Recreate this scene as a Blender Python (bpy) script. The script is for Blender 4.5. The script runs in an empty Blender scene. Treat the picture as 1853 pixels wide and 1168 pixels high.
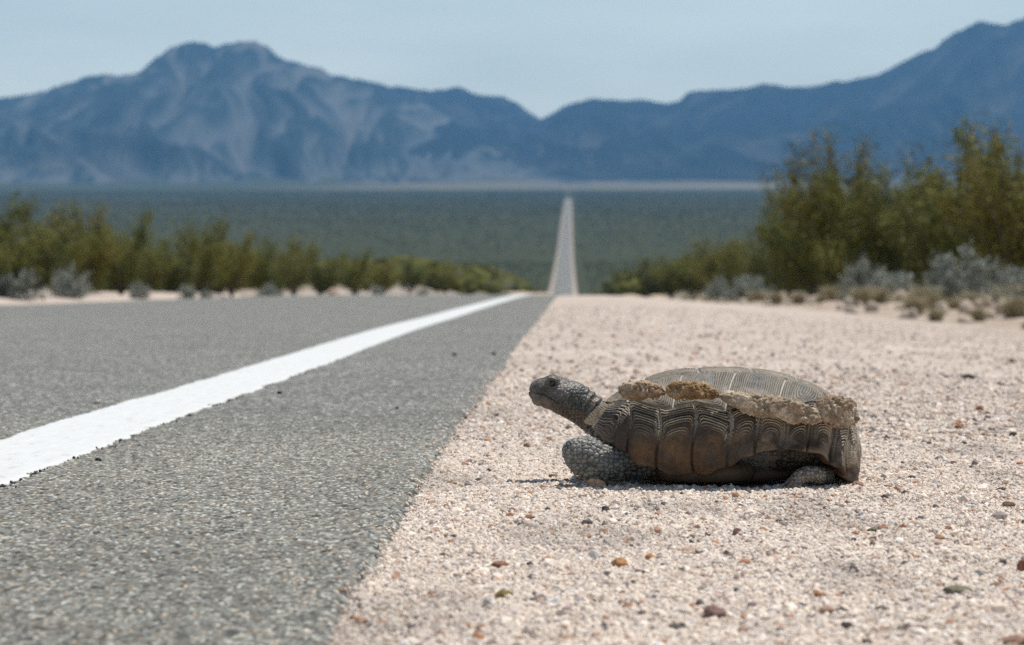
import bpy, math, random
import numpy as np
from mathutils import Vector, Matrix, Euler
R = math.radians
random.seed(7); rng = np.random.default_rng(7)
S = bpy.context.scene
COL = S.collection

# ------------------------------------------------------------ camera
FPX = 5147.0                 # focal length in photo pixels (1853 wide), 100 mm on a 36 mm sensor
CAMZ = 0.235
VPX, HY = 1028.0, 430.0      # where the road direction and the true horizon fall in the photo
cam = bpy.data.cameras.new('camera'); camo = bpy.data.objects.new('camera', cam); COL.objects.link(camo)
cam.lens = 100.0; cam.sensor_width = 36.0; cam.clip_start = 0.05; cam.clip_end = 60000
camo.location = (0, 0, CAMZ)
camo.rotation_euler = (R(90) - math.atan((584 - HY) / FPX), 0, math.atan((VPX - 926.5) / FPX))
cam.dof.use_dof = True; cam.dof.focus_distance = 2.68; cam.dof.aperture_fstop = 15
S.camera = camo
CM = camo.rotation_euler.to_matrix()

# ------------------------------------------------------------ light
SUN = Vector((0.27, 0.10, 0.95)).normalized()
el = math.asin(SUN.z); az = math.atan2(SUN.x, SUN.y)
w = bpy.data.worlds.new('World'); S.world = w; w.use_nodes = True
nt = w.node_tree; bg = nt.nodes['Background']
sky = nt.nodes.new('ShaderNodeTexSky'); sky.sky_type = 'NISHITA'; sky.sun_disc = False
sky.sun_elevation = el; sky.sun_rotation = az; sky.altitude = 900; sky.air_density = 1.0; sky.dust_density = 1.6; sky.ozone_density = 1.5
bg.inputs['Strength'].default_value = 0.07
tcw = nt.nodes.new('ShaderNodeTexCoord'); mpw = nt.nodes.new('ShaderNodeMapping'); mpw.inputs['Scale'].default_value = (3.0, 3.0, 16.0)
nzw = nt.nodes.new('ShaderNodeTexNoise'); nzw.inputs['Scale'].default_value = 1.6; nzw.inputs['Detail'].default_value = 6; nzw.inputs['Roughness'].default_value = .55
rw = nt.nodes.new('ShaderNodeMapRange'); rw.inputs[1].default_value = .35; rw.inputs[2].default_value = .7; rw.inputs[3].default_value = .42; rw.inputs[4].default_value = .60
mxw = nt.nodes.new('ShaderNodeMix'); mxw.data_type = 'RGBA'
mxw.inputs[7].default_value = (18.6, 19.2, 16.2, 1)       # thin high cloud veil
L = nt.links.new
L(tcw.outputs['Generated'], mpw.inputs[0]); L(mpw.outputs[0], nzw.inputs['Vector']); L(nzw.outputs[0], rw.inputs[0]); 
spw = nt.nodes.new('ShaderNodeSeparateXYZ'); rz0 = nt.nodes.new('ShaderNodeMapRange'); rz0.inputs[1].default_value = .10; rz0.inputs[2].default_value = .36; rz0.inputs[3].default_value = 1; rz0.inputs[4].default_value = .06
mlw = nt.nodes.new('ShaderNodeMath'); mlw.operation = 'MULTIPLY'
L(tcw.outputs['Generated'], spw.inputs[0]); L(spw.outputs[2], rz0.inputs[0]); L(rw.outputs[0], mlw.inputs[0]); L(rz0.outputs[0], mlw.inputs[1]); L(mlw.outputs[0], mxw.inputs[0])
L(sky.outputs[0], mxw.inputs[6]); L(mxw.outputs[2], bg.inputs['Color'])
sl = bpy.data.lights.new('sun', 'SUN'); sl.energy = 5.0; sl.angle = R(0.5); sl.color = (1.0, .95, .87)
so = bpy.data.objects.new('sun', sl); COL.objects.link(so); so.rotation_euler = SUN.to_track_quat('Z', 'Y').to_euler(); so.location = (0, 0, 50)
S.view_settings.view_transform = 'Standard'; S.view_settings.look = 'None'; S.view_settings.gamma = 1; S.view_settings.use_curve_mapping = False
S.view_settings.exposure = 0.10
S.cycles.use_denoising = False
S.cycles.volume_bounces = 1; S.cycles.max_bounces = 6

# ------------------------------------------------------------ numpy noise
def _h(ix, iy, iz, seed):
    with np.errstate(over='ignore'):
        n = (ix.astype(np.int64) * 374761393 + iy.astype(np.int64) * 668265263 + iz.astype(np.int64) * 2147483647 + seed * 1274126177) & 0xffffffff
        n = ((n ^ (n >> 13)) * 1274126177) & 0xffffffff
        n = ((n ^ (n >> 16)) * 2246822519) & 0xffffffff
        n = n ^ (n >> 15)
    return (n & 0xffffff) / float(0xffffff)
def vn3(x, y, z, seed=0):
    x = np.asarray(x, float); y = np.asarray(y, float); z = np.asarray(z, float)
    x, y, z = np.broadcast_arrays(x, y, z)
    ix, iy, iz = np.floor(x), np.floor(y), np.floor(z)
    fx, fy, fz = x - ix, y - iy, z - iz
    ix, iy, iz = ix.astype(np.int64), iy.astype(np.int64), iz.astype(np.int64)
    fx = fx*fx*fx*(fx*(fx*6-15)+10); fy = fy*fy*fy*(fy*(fy*6-15)+10); fz = fz*fz*fz*(fz*(fz*6-15)+10)
    r = 0
    for dx in (0, 1):
        wx = fx if dx else 1-fx
        for dy in (0, 1):
            wy = fy if dy else 1-fy
            for dz in (0, 1):
                r = r + wx*wy*(fz if dz else 1-fz)*_h(ix+dx, iy+dy, iz+dz, seed)
    return r*2-1
def vn2(x, y, seed=0):
    x = np.asarray(x, float); y = np.asarray(y, float); x, y = np.broadcast_arrays(x, y)
    ix, iy = np.floor(x), np.floor(y); fx, fy = x-ix, y-iy
    ix, iy = ix.astype(np.int64), iy.astype(np.int64); zz = np.zeros_like(ix)
    fx = fx*fx*fx*(fx*(fx*6-15)+10); fy = fy*fy*fy*(fy*(fy*6-15)+10)
    a = _h(ix, iy, zz, seed); b = _h(ix+1, iy, zz, seed); c = _h(ix, iy+1, zz, seed); d = _h(ix+1, iy+1, zz, seed)
    return ((a*(1-fx)+b*fx)*(1-fy) + (c*(1-fx)+d*fx)*fy)*2-1
def fbm2(x, y, seed=0, o=4, g=.5):
    r = 0; a = 1
    for k in range(o):
        r = r + a*vn2(x*2**k+k*17.3, y*2**k+k*9.1, seed+k); a *= g
    return r
def fbm3(x, y, z, seed=0, o=4, g=.5):
    r = 0; a = 1
    for k in range(o):
        r = r + a*vn3(x*2**k+k*17.3, y*2**k+k*9.1, z*2**k, seed+k); a *= g
    return r
def cell2(x, y, seed=0):
    """jittered-grid Voronoi: F1, F2 and three randoms of the nearest cell"""
    ix, iy = np.floor(x).astype(np.int64), np.floor(y).astype(np.int64)
    f1 = np.full(x.shape, 9.); f2 = np.full(x.shape, 9.); r1 = np.zeros(x.shape); zz = np.zeros_like(ix); r2 = np.zeros(x.shape)
    for dx in (-1, 0, 1):
        for dy in (-1, 0, 1):
            cx, cy = ix+dx, iy+dy
            px = cx+_h(cx, cy, zz, seed); py = cy+_h(cx, cy, zz, seed+1)
            d = np.hypot(px-x, py-y); m = d < f1
            f2 = np.where(m, f1, np.minimum(f2, d)); f1 = np.where(m, d, f1)
            r1 = np.where(m, _h(cx, cy, zz, seed+2), r1); r2 = np.where(m, _h(cx, cy, zz, seed+3), r2)
    return f1, f2, r1, r2
def cell3(x, y, z, seed=0):
    ix, iy, iz = (np.floor(v).astype(np.int64) for v in (x, y, z))
    f1 = np.full(x.shape, 9.); f2 = np.full(x.shape, 9.); r1 = np.zeros(x.shape)
    for dx in (-1, 0, 1):
        for dy in (-1, 0, 1):
            for dz in (-1, 0, 1):
                cx, cy, cz = ix+dx, iy+dy, iz+dz
                px = cx+.15+.7*_h(cx, cy, cz, seed); py = cy+.15+.7*_h(cx, cy, cz, seed+1); pz = cz+.15+.7*_h(cx, cy, cz, seed+5)
                d = np.sqrt((px-x)**2+(py-y)**2+(pz-z)**2); m = d < f1
                f2 = np.where(m, f1, np.minimum(f2, d)); f1 = np.where(m, d, f1)
                r1 = np.where(m, _h(cx, cy, cz, seed+2), r1)
    return f1, f2, r1
def sstep(a, b, x):
    t = np.clip((np.asarray(x, float)-a)/(b-a), 0, 1); return t*t*(3-2*t)
def pchip(xs, ys):
    xs = np.array(xs, float); ys = np.array(ys, float); h = np.diff(xs); d = np.diff(ys)/h
    m = np.zeros(len(xs)); m[0] = d[0]; m[-1] = d[-1]
    for i in range(1, len(xs)-1):
        if d[i-1]*d[i] > 0:
            w1 = 2*h[i]+h[i-1]; w2 = h[i]+2*h[i-1]; m[i] = (w1+w2)/(w1/d[i-1]+w2/d[i])
    def f(x):
        x = np.asarray(x, float); i = np.clip(np.searchsorted(xs, x)-1, 0, len(xs)-2)
        t = np.clip((x-xs[i])/h[i], 0, 1)
        return ((1+2*t)*(1-t)**2*ys[i]+t*(1-t)**2*h[i]*m[i]+t*t*(3-2*t)*ys[i+1]+t*t*(t-1)*h[i]*m[i+1])
    return f

# ------------------------------------------------------------ mesh helpers
def tag(o, label=None, cat=None, group=None, kind=None):
    if label: o['label'] = label
    if cat: o['category'] = cat
    if group: o['group'] = group
    if kind: o['kind'] = kind
    return o
def mesh_np(name, v, f, mat=None, parent=None, smooth=True, cols=None, attrs=None):
    """v (n,3), f (m,k) with one k for all faces"""
    v = np.asarray(v, np.float32); f = np.asarray(f, np.int32)
    me = bpy.data.meshes.new(name); me.vertices.add(len(v)); me.vertices.foreach_set('co', v.ravel())
    k = f.shape[1]; me.loops.add(f.size); me.loops.foreach_set('vertex_index', f.ravel())
    me.polygons.add(len(f)); me.polygons.foreach_set('loop_start', np.arange(0, f.size, k, dtype=np.int32))
    me.polygons.foreach_set('use_smooth', np.full(len(f), smooth))
    me.update(calc_edges=True)
    if cols is not None:
        a = me.color_attributes.new('col', 'FLOAT_COLOR', 'POINT')
        c = np.ones((len(v), 4), np.float32); c[:, :3] = cols; a.data.foreach_set('color', c.ravel())
    for nm, arr in (attrs or {}).items():
        a = me.attributes.new(nm, 'FLOAT', 'POINT'); a.data.foreach_set('value', np.asarray(arr, np.float32))
    o = bpy.data.objects.new(name, me); COL.objects.link(o)
    if mat: me.materials.append(mat)
    if parent: o.parent = parent
    return o
def grid_faces(nr, nc, wrap=False):
    i = np.arange(nr-1)[:, None]; j = np.arange(nc if wrap else nc-1)[None, :]
    a = i*nc+j; b = i*nc+(j+1) % nc
    return np.stack([a, b, b+nc, a+nc], -1).reshape(-1, 4)
def empty(name, loc, rz=0, label=None, cat=None, group=None):
    o = bpy.data.objects.new(name, None); COL.objects.link(o); o.location = loc; o.rotation_euler = (0, 0, rz); o.empty_display_size = .05
    return tag(o, label, cat, group)
_ico = {}
def ico(n):
    if n not in _ico:
        import bmesh
        bm = bmesh.new(); bmesh.ops.create_icosphere(bm, subdivisions=n, radius=1)
        _ico[n] = (np.array([x.co[:] for x in bm.verts]), np.array([[q.index for q in f.verts] for f in bm.faces])); bm.free()
    return _ico[n]

# ------------------------------------------------------------ materials
def mat(name, rough=.9, spec=.3):
    m = bpy.data.materials.new(name); m.use_nodes = True; n = m.node_tree
    b = n.nodes['Principled BSDF']; b.inputs['Roughness'].default_value = rough; b.inputs['Specular IOR Level'].default_value = spec
    return m, n, b
def node(n, t, **kw):
    x = n.nodes.new(t)
    for k, v in kw.items(): setattr(x, k, v)
    return x
def noise(n, scale, detail=4, rough=.55, vec=None):
    x = node(n, 'ShaderNodeTexNoise'); x.inputs['Scale'].default_value = scale; x.inputs['Detail'].default_value = detail; x.inputs['Roughness'].default_value = rough
    if vec is None:
        tc = node(n, 'ShaderNodeTexCoord'); vec = tc.outputs['Object']
    n.links.new(vec, x.inputs['Vector']); return x
def ramp(n, src, stops):
    x = node(n, 'ShaderNodeValToRGB'); e = x.color_ramp.elements
    while len(e) < len(stops): e.new(.5)
    for i, (p, c) in enumerate(stops):
        e[i].position = p; e[i].color = (*c, 1) if len(c) == 3 else c
    n.links.new(src, x.inputs[0]); return x
def mul(n, a, b, fac=1.0, mode='MULTIPLY'):
    x = node(n, 'ShaderNodeMix', data_type='RGBA', blend_type=mode); x.inputs[0].default_value = fac
    n.links.new(a, x.inputs[6]); n.links.new(b, x.inputs[7]); return x.outputs[2]
def bump(n, b, src, dist, strength=1.0):
    x = node(n, 'ShaderNodeBump'); x.inputs['Distance'].default_value = dist; x.inputs['Strength'].default_value = strength
    n.links.new(src, x.inputs['Height']); n.links.new(x.outputs[0], b.inputs['Normal']); return x
def attr_mat(name, rough=.9, spec=.3, var=.25, nscale=60, bscale=0, bdist=0, instancer=False):
    """colour from the mesh's own colour attribute, broken up by noise"""
    m, n, b = mat(name, rough, spec)
    a = node(n, 'ShaderNodeAttribute'); a.attribute_name = 'col'; a.attribute_type = 'INSTANCER' if instancer else 'GEOMETRY'
    nz = noise(n, nscale); r = ramp(n, nz.outputs[0], [(.3, (1-var,)*3), (.7, (1+0*var,)*3)])
    n.links.new(mul(n, a.outputs['Color'], r.outputs[0]), b.inputs['Base Color'])
    if bscale: bump(n, b, noise(n, bscale, 5).outputs[0], bdist)
    return m
def plain_mat(name, c1, c2, scale=20, rough=.9, spec=.3, bscale=0, bdist=0):
    m, n, b = mat(name, rough, spec)
    r = ramp(n, noise(n, scale, 5).outputs[0], [(.3, c1), (.7, c2)]); n.links.new(r.outputs[0], b.inputs['Base Color'])
    if bscale: bump(n, b, noise(n, bscale, 5).outputs[0], bdist)
    return m

# ------------------------------------------------------------ ground shape
drop = pchip([-3000, -10, 0, 2.65, 3.1, 3.85, 5.1, 9.7, 13.3, 17.9, 38.4, 60, 100, 200, 500, 800, 1100, 1400, 1900, 2860, 5147, 7000, 8000, 9000, 12000, 20000],
             [.30, .24, .2355, .237, .241, .249, .266, .323, .38, .45, .79, 1.24, 2.14, 4.3, 10.7, 17.1, 21.3, 18.5, 11, -17, -70, -115, -142, -178, -300, -340])
def cx(y):   # the road swings a little to the right far down the valley
    return 2.0*sstep(150, 1000, y)+2.0*sstep(1500, 5000, y)
E_R, E_L = -0.137, -8.2
def zg(x, y):
    x = np.asarray(x, float); y = np.asarray(y, float)
    z = CAMZ-drop(y); lx = x-cx(y)
    z = z-.15*sstep(.3, 3.2, lx)-.15*sstep(-3, E_L, lx)*(lx < -3)+.22*sstep(E_L-.3, E_L-3, lx)*(lx < E_L)
    z = z+.0062*y*sstep(90, 300, y)*(1-sstep(750, 1100, y))*sstep(7, 15, np.abs(lx+1.5))
    off = np.maximum(sstep(E_R, .3, lx), sstep(E_L, E_L-.6, lx))   # relief only off the asphalt
    near = 1-sstep(60, 200, y)
    z = z+off*near*(.0022*fbm2(x*28, y*22, 3, 3)+.006*fbm2(x*2.3, y*1.4, 5, 3)*sstep(3, 7, y))
    rough = np.maximum(sstep(3.0, 5.0, lx), sstep(E_L-.8, E_L-3, lx))
    z = z+rough*near*.07*fbm2(x*.9, y*.55, 9, 4)
    z = z+sstep(300, 1500, y)*sstep(30, 200, np.abs(lx))*(1.2*fbm2(x*.004, y*.004, 12, 3))
    return z
def ray(px, py):
    return CM @ Vector(((px-926.5)/FPX, -(py-584)/FPX, -1))
def at(px, py, D):
    d = ray(px, py); d = d*(D/d.y); return Vector((d.x, D, CAMZ+d.z))
def ground_at(px, py, lo=1.2, hi=58):
    d = ray(px, py)
    for _ in range(50):
        m = (lo+hi)/2; q = d*(m/d.y)
        if CAMZ+q.z > float(zg(q.x, m)): lo = m
        else: hi = m
    q = d*(lo/d.y); return Vector((q.x, lo, float(zg(q.x, lo))))

def rows():
    t = np.linspace(0, 1, 1050); y = .8*np.sinh(t*math.asinh(15200/.8))
    yb = -np.geomspace(.1, 2500, 30)[::-1]
    return np.concatenate([yb, y])
def cols_x():
    t = np.linspace(0, 1, 300); p = .9*np.sinh(t*math.asinh(12500/.9)); return np.concatenate([-p[:0:-1], p])
YR = rows(); XR = cols_x()
X, Y = np.meshgrid(XR, YR); X = X+cx(Y)
Z = zg(X, Y); LX = X-cx(Y)
under = np.minimum(sstep(E_R-.02, E_R-.08, LX), sstep(E_L+.02, E_L+.3, LX))
Z = Z-under*(.02+.0004*np.maximum(Y, 0))
# what covers the soil: 0 bare pale gravel, 1 scrub
sw = sstep(100, 900, Y); sh_r = 1-sstep(2.2-1.5*sw, 4.2-2.2*sw, LX)*(LX > 0); sh_l = 1-sstep(E_L-1.8+1.2*sw, E_L-3.6+1.6*sw, LX)*(LX < E_L)
bare = np.where(LX > -4, sh_r, sh_l)
bare = bare*(1-sstep(4900, 5300, Y))
scrub = np.maximum((1-bare)*sstep(60, 500, Y), .35*sstep(600, 1500, Y))
tanb = sstep(6900, 7600, Y)*(1-sstep(8600, 9600, Y))*sstep(-.13, -.03, X/np.maximum(Y, 1)+.03*fbm2(X/900, Y/900, 4))*(0.6+.4*fbm2(X/500, Y/300, 8, 3))
scrub = scrub*(1-np.clip(tanb, 0, 1)*.38)
m, n, b = mat('desert_ground', .95, .15)
tc = node(n, 'ShaderNodeTexCoord'); V = tc.outputs['Object']
fine = noise(n, 260, 4, .7, V); mid = noise(n, 15, 5, .65, V); big = noise(n, 1.3, 5, .6, V)
c1 = ramp(n, fine.outputs[0], [(.30, (.30, .245, .21)), (.46, (.50, .43, .38)), (.62, (.60, .53, .475)), (.8, (.72, .66, .61))])
c2 = ramp(n, mid.outputs[0], [(.34, (.60, .55, .51)), (.5, (.94, .93, .92)), (.62, (1, 1, 1))])
c3 = ramp(n, big.outputs[0], [(.35, (.84, .82, .80)), (.6, (1, 1, 1))])
base = mul(n, mul(n, c1.outputs[0], c2.outputs[0]), c3.outputs[0])
sa = node(n, 'ShaderNodeAttribute'); sa.attribute_name = 'soil'
so_ = ramp(n, noise(n, 5, 5, .65, V).outputs[0], [(.35, (.20, .15, .115)), (.5, (.34, .275, .22)), (.65, (.50, .43, .36))])
mxs = node(n, 'ShaderNodeMix', data_type='RGBA'); n.links.new(sa.outputs['Fac'], mxs.inputs[0]); n.links.new(base, mxs.inputs[6]); n.links.new(so_.outputs[0], mxs.inputs[7]); base = mxs.outputs[2]
scn = noise(n, .05, 6, .65, V); sc2 = ramp(n, scn.outputs[0], [(.35, (.032, .037, .014)), (.65, (.048, .052, .020))])
at_ = node(n, 'ShaderNodeAttribute'); at_.attribute_name = 'scrub'
mx = node(n, 'ShaderNodeMix', data_type='RGBA'); n.links.new(at_.outputs['Fac'], mx.inputs[0]); n.links.new(base, mx.inputs[6]); n.links.new(sc2.outputs[0], mx.inputs[7])
n.links.new(mx.outputs[2], b.inputs['Base Color'])
vb = node(n, 'ShaderNodeTexVoronoi'); vb.inputs['Scale'].default_value = 240; n.links.new(V, vb.inputs['Vector'])
bump(n, b, vb.outputs['Distance'], .0016, .8)
M_GROUND = m
g = mesh_np('ground', np.stack([X.ravel(), Y.ravel(), Z.ravel()], 1), grid_faces(*X.shape), M_GROUND, attrs={'scrub': scrub.ravel(), 'soil': (np.maximum(sstep(2.2, 3.2, LX+.35*fbm2(Y*.6, X, 31, 3)), sstep(E_L-6, E_L-8, LX))).ravel()})
tag(g, kind='structure')

# ------------------------------------------------------------ road
yd = np.arange(1.25, 4.6, .0023)
yr = np.concatenate([YR[(YR < 1.25)], yd, YR[(YR > 4.6) & (YR < 5200)]])
ud = np.linspace(0, 1.45, 960)          # dense lane beside the right edge
uc = np.concatenate([np.linspace(1.5, 3, 12), np.linspace(3.2, E_R-E_L, 24)])
u = np.concatenate([ud, uc])
U, Y = np.meshgrid(u, yr)
edge = E_R+.006*vn2(Y*1.7, 0*Y, 21)+.004*vn2(Y*14, 0*Y, 22)+.003*vn2(Y*60, 0*Y, 23)
edge = np.where(Y < 40, edge, E_R)
edl = E_L+.05*vn2(Y*.7, 0*Y, 25)
X = edge-U*(edge-edl)/(E_R-E_L)
X = X+cx(Y)
far = np.maximum(Y, 0)*.0002
Z = zg(X, Y)+.004+far
s = 1/.0025
f1, f2, r1, r2 = cell2(X*s, Y*s*.8, 31)
rel = (1-sstep(3.0, 4.55, Y))*sstep(1.25, 1.3, Y)*(1-sstep(1.40, 1.45, U))
g1, g2, q1, q2 = cell2(X*s*.45, Y*s*.4, 37)
hh = .0010*(1-np.minimum(f1, 1)**2)+.0012*(r1-.5)+.0009*(q1 > .8)*(1-np.minimum(g1*1.3, 1)**2)
Z = Z+rel*(hh-.0006)-.006*sstep(.010, 0, U)*(Y < 40)
tone = .05+.30*r1**1.3; tone = np.where(r1 > .94, .58, tone); tone = np.where(q1 > .90, tone*.25+.30*q2, tone); tone = tone*(.45+.55*sstep(.0, .28, f2-f1))
tone = .98*tone*(1+.10*fbm2(X*3, Y*1.2, 77, 3))
C = np.stack([tone*(1+.10*(r2-.45)), tone*1.0, tone*(.90-.10*(r2-.5))], -1)
brown = (r2 > .93)[..., None]; C = np.where(brown, C*np.array([1.15, .93, .74]), C)
relc = (q2 < np.clip(rel*1.02, 0, 1.02)).astype(float)*(rel > 0); a = relc[..., None]; C = C*a+np.array([.155, .160, .145])*(1-a)
m, n, b = mat('asphalt', .85, .3)
tc = node(n, 'ShaderNodeTexCoord'); V = tc.outputs['Object']
ca = node(n, 'ShaderNodeAttribute'); ca.attribute_name = 'col'
vz = node(n, 'ShaderNodeTexVoronoi'); vz.inputs['Scale'].default_value = 190; n.links.new(V, vz.inputs['Vector'])
sp = node(n, 'ShaderNodeSeparateColor'); n.links.new(vz.outputs['Color'], sp.inputs[0])
cf = ramp(n, sp.outputs[0], [(0, (.035, .035, .032)), (.5, (.13, .132, .12)), (.85, (.24, .24, .22)), (1, (.62, .60, .56))])
ra = node(n, 'ShaderNodeAttribute'); ra.attribute_name = 'rel'
mx = node(n, 'ShaderNodeMix', data_type='RGBA'); n.links.new(ra.outputs['Fac'], mx.inputs[0]); n.links.new(cf.outputs[0], mx.inputs[6]); n.links.new(ca.outputs['Color'], mx.inputs[7])
bg2 = ramp(n, noise(n, 2.2, 5, .6, V).outputs[0], [(.35, (.86, .86, .86)), (.65, (1, 1, 1))])
n.links.new(mul(n, mx.outputs[2], bg2.outputs[0]), b.inputs['Base Color'])
bump(n, b, vz.outputs['Distance'], .001, .5)
M_ROAD = m
rd = mesh_np('road', np.stack([X.ravel(), Y.ravel(), Z.ravel()], 1), grid_faces(*X.shape)[:, ::-1], M_ROAD, cols=C.reshape(-1, 3), attrs={'rel': relc.ravel()})
tag(rd, kind='structure')

# painted edge line
yl = np.concatenate([np.arange(.6, 8, .006), YR[(YR > 8) & (YR < 900)]])
ul = np.linspace(-1, 1, 41); U, Y = np.meshgrid(ul, yl)
nearf = (1-sstep(6, 9, Y))
eR = -.524+nearf*(.0050*vn2(Y*22, 0*Y, 41)+.004*vn2(Y*75, 0*Y, 42)+.003*vn2(Y*190, 0*Y, 43))
eL = -.668+nearf*(.0040*vn2(Y*9, 0*Y, 44)+.003*vn2(Y*60, 0*Y, 45))
X = eL+(U+1)/2*(eR-eL)+cx(Y)
inner = sstep(1.0, .93, np.abs(U))
Z = zg(X, Y)+.0050+.0015*inner+.0004*fbm2(X*120, Y*50, 47, 2)*nearf+np.maximum(Y, 0)*.0003
Z[:, 0] -= .004; Z[:, -1] -= .004
m, n, b = mat('road_paint', .6, .35)
tc = node(n, 'ShaderNodeTexCoord'); V = tc.outputs['Object']
mp = node(n, 'ShaderNodeMapping'); mp.inputs['Scale'].default_value = (1, .25, 1); n.links.new(V, mp.inputs[0])
d1 = ramp(n, noise(n, 60, 6, .7, mp.outputs[0]).outputs[0], [(.30, (.40, .39, .36)), (.40, (.56, .57, .56)), (.7, (.60, .62, .625))])
n.links.new(d1.outputs[0], b.inputs['Base Color']); bump(n, b, noise(n, 350, 3, .6, V).outputs[0], .0004, .5)
ln = mesh_np('edge_line', np.stack([X.ravel(), Y.ravel(), Z.ravel()], 1), grid_faces(*X.shape), m); tag(ln, kind='structure')

# ------------------------------------------------------------ mountains
def mountain(name, prof, Yr, Yf, seed, tint, gul=1.0, xpad=0):
    """prof: photo points of the ridge; Yr ridge distance, Yf foot distance"""
    P = np.array(prof, float); xs = (P[:, 0]-VPX)/FPX*Yr; hs = CAMZ-(P[:, 1]-HY)/FPX*Yr
    ridge = pchip(xs, hs)
    nx, ny = 700, 170
    xg = np.linspace(xs[0], xs[-1], nx); tg = np.concatenate([np.linspace(-.06, 1, 120), 1+np.linspace(.02, 1, 50)])
    Xg, T = np.meshgrid(xg, tg)
    Yg = Yf+(Yr-Yf)*T
    warp = 500*fbm2(Xg/2600, Yg/2600, seed, 3)
    base = CAMZ-drop(Yg)
    H = ridge(Xg)
    up = np.clip(T, 0, 1); sh = up**1.25*(.55+.45*up)
    dn = 1-sstep(1, 2.0, T)
    hgt = (H-base)*np.where(T <= 1, sh, dn)
    # spurs and gullies running down the slope
    gx = (Xg+warp)/210.; gy = Yg/1500.
    rd1 = 1-np.abs(fbm2(gx, gy, seed+3, 3, .5)); rd2 = 1-np.abs(fbm2(gx*2.7, gy*2.6, seed+9, 3, .55)); rd3 = 1-np.abs(fbm2(gx*.45, gy*.8, seed+5, 2))
    win = np.sin(np.pi*np.clip(T, 0, 1))**.7
    amp = np.maximum(H-base, 40)*gul
    Zg = base+hgt+win*amp*(+.24*(rd1-.62)+.12*(rd2-.6)+.22*(rd3-.7))+.030*amp*(fbm2(Xg/110, Yg/300, seed+21, 4, .6))*np.clip(T, 0, 1)
    Zg = np.where(T < 0, base-6, Zg)
    Zg = Zg-12*sstep(.04, -.02, T)
    if True:   # flanks die down at the ends of the range
        e = np.minimum(sstep(xs[0], xs[0]+700, Xg), sstep(xs[-1], xs[-1]-700, Xg))
        Zg = base-8+(Zg-base+8)*e
    o = mesh_np(name, np.stack([Xg.ravel(), Yg.ravel(), Zg.ravel()], 1), grid_faces(*Xg.shape), tint, attrs={'gul': np.clip(.5-.8*(rd1-.62)-.9*(rd2-.6)+.12*fbm2(Xg/400, Yg/500, seed+2, 4)-.35*(T-.45), 0, 1).ravel()}); tag(o, kind='structure'); return o
def rock_mat(name, a, b_, c):
    m, n, b = mat(name, .95, .1)
    tc = node(n, 'ShaderNodeTexCoord'); mp = node(n, 'ShaderNodeMapping'); mp.inputs['Scale'].default_value = (1.5, .3, .6); n.links.new(tc.outputs['Object'], mp.inputs[0])
    ga = node(n, 'ShaderNodeAttribute'); ga.attribute_name = 'gul'
    mm = node(n, 'ShaderNodeMix', data_type='FLOAT'); mm.inputs[0].default_value = .5; n.links.new(noise(n, .0075, 7, .70, mp.outputs[0]).outputs[0], mm.inputs[2]); n.links.new(ga.outputs['Fac'], mm.inputs[3])
    r = ramp(n, mm.outputs[0], [(.30, a), (.55, b_), (.90, c)])
    n.links.new(r.outputs[0], b.inputs['Base Color']); bump(n, b, noise(n, .012, 6, .6, mp.outputs[0]).outputs[0], 14, .8); return m
M_MT1 = rock_mat('pale_mountain_rock', (.018, .027, .030), (.078, .084, .083), (.125, .118, .110))
M_MT2 = rock_mat('dark_mountain_rock', (.006, .009, .013), (.018, .021, .024), (.055, .050, .046))
mountain('mountain', [(-900, 300), (-500, 235), (-250, 205), (0, 180), (60, 170), (100, 153), (165, 136), (235, 138), (275, 115), (310, 93), (345, 79), (400, 80), (425, 76), (455, 73), (478, 80), (492, 96), (560, 118), (640, 145), (700, 160), (760, 185), (830, 225), (920, 262), (1010, 290), (1150, 312), (1400, 330)], 11500, 8600, 51, M_MT1, 1.15)
mountain('mountain', [(300, 240), (560, 200), (660, 170), (720, 161), (770, 164), (830, 162), (855, 171), (905, 178), (940, 188), (965, 200), (990, 207), (1010, 204), (1050, 240), (1200, 290)], 12900, 9600, 61, M_MT2, .9)
mountain('mountain', [(600, 330), (760, 300), (900, 240), (985, 212), (1000, 204), (1040, 186), (1090, 180), (1150, 183), (1205, 188), (1225, 186), (1250, 166), (1300, 163), (1340, 162), (1375, 153), (1420, 160), (1500, 151), (1580, 135), (1640, 106), (1700, 82), (1740, 60), (1780, 44), (1815, 44), (1853, 36), (2000, 60), (2300, 120), (2800, 200)], 12200, 8900, 71, M_MT2, .85)

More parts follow.
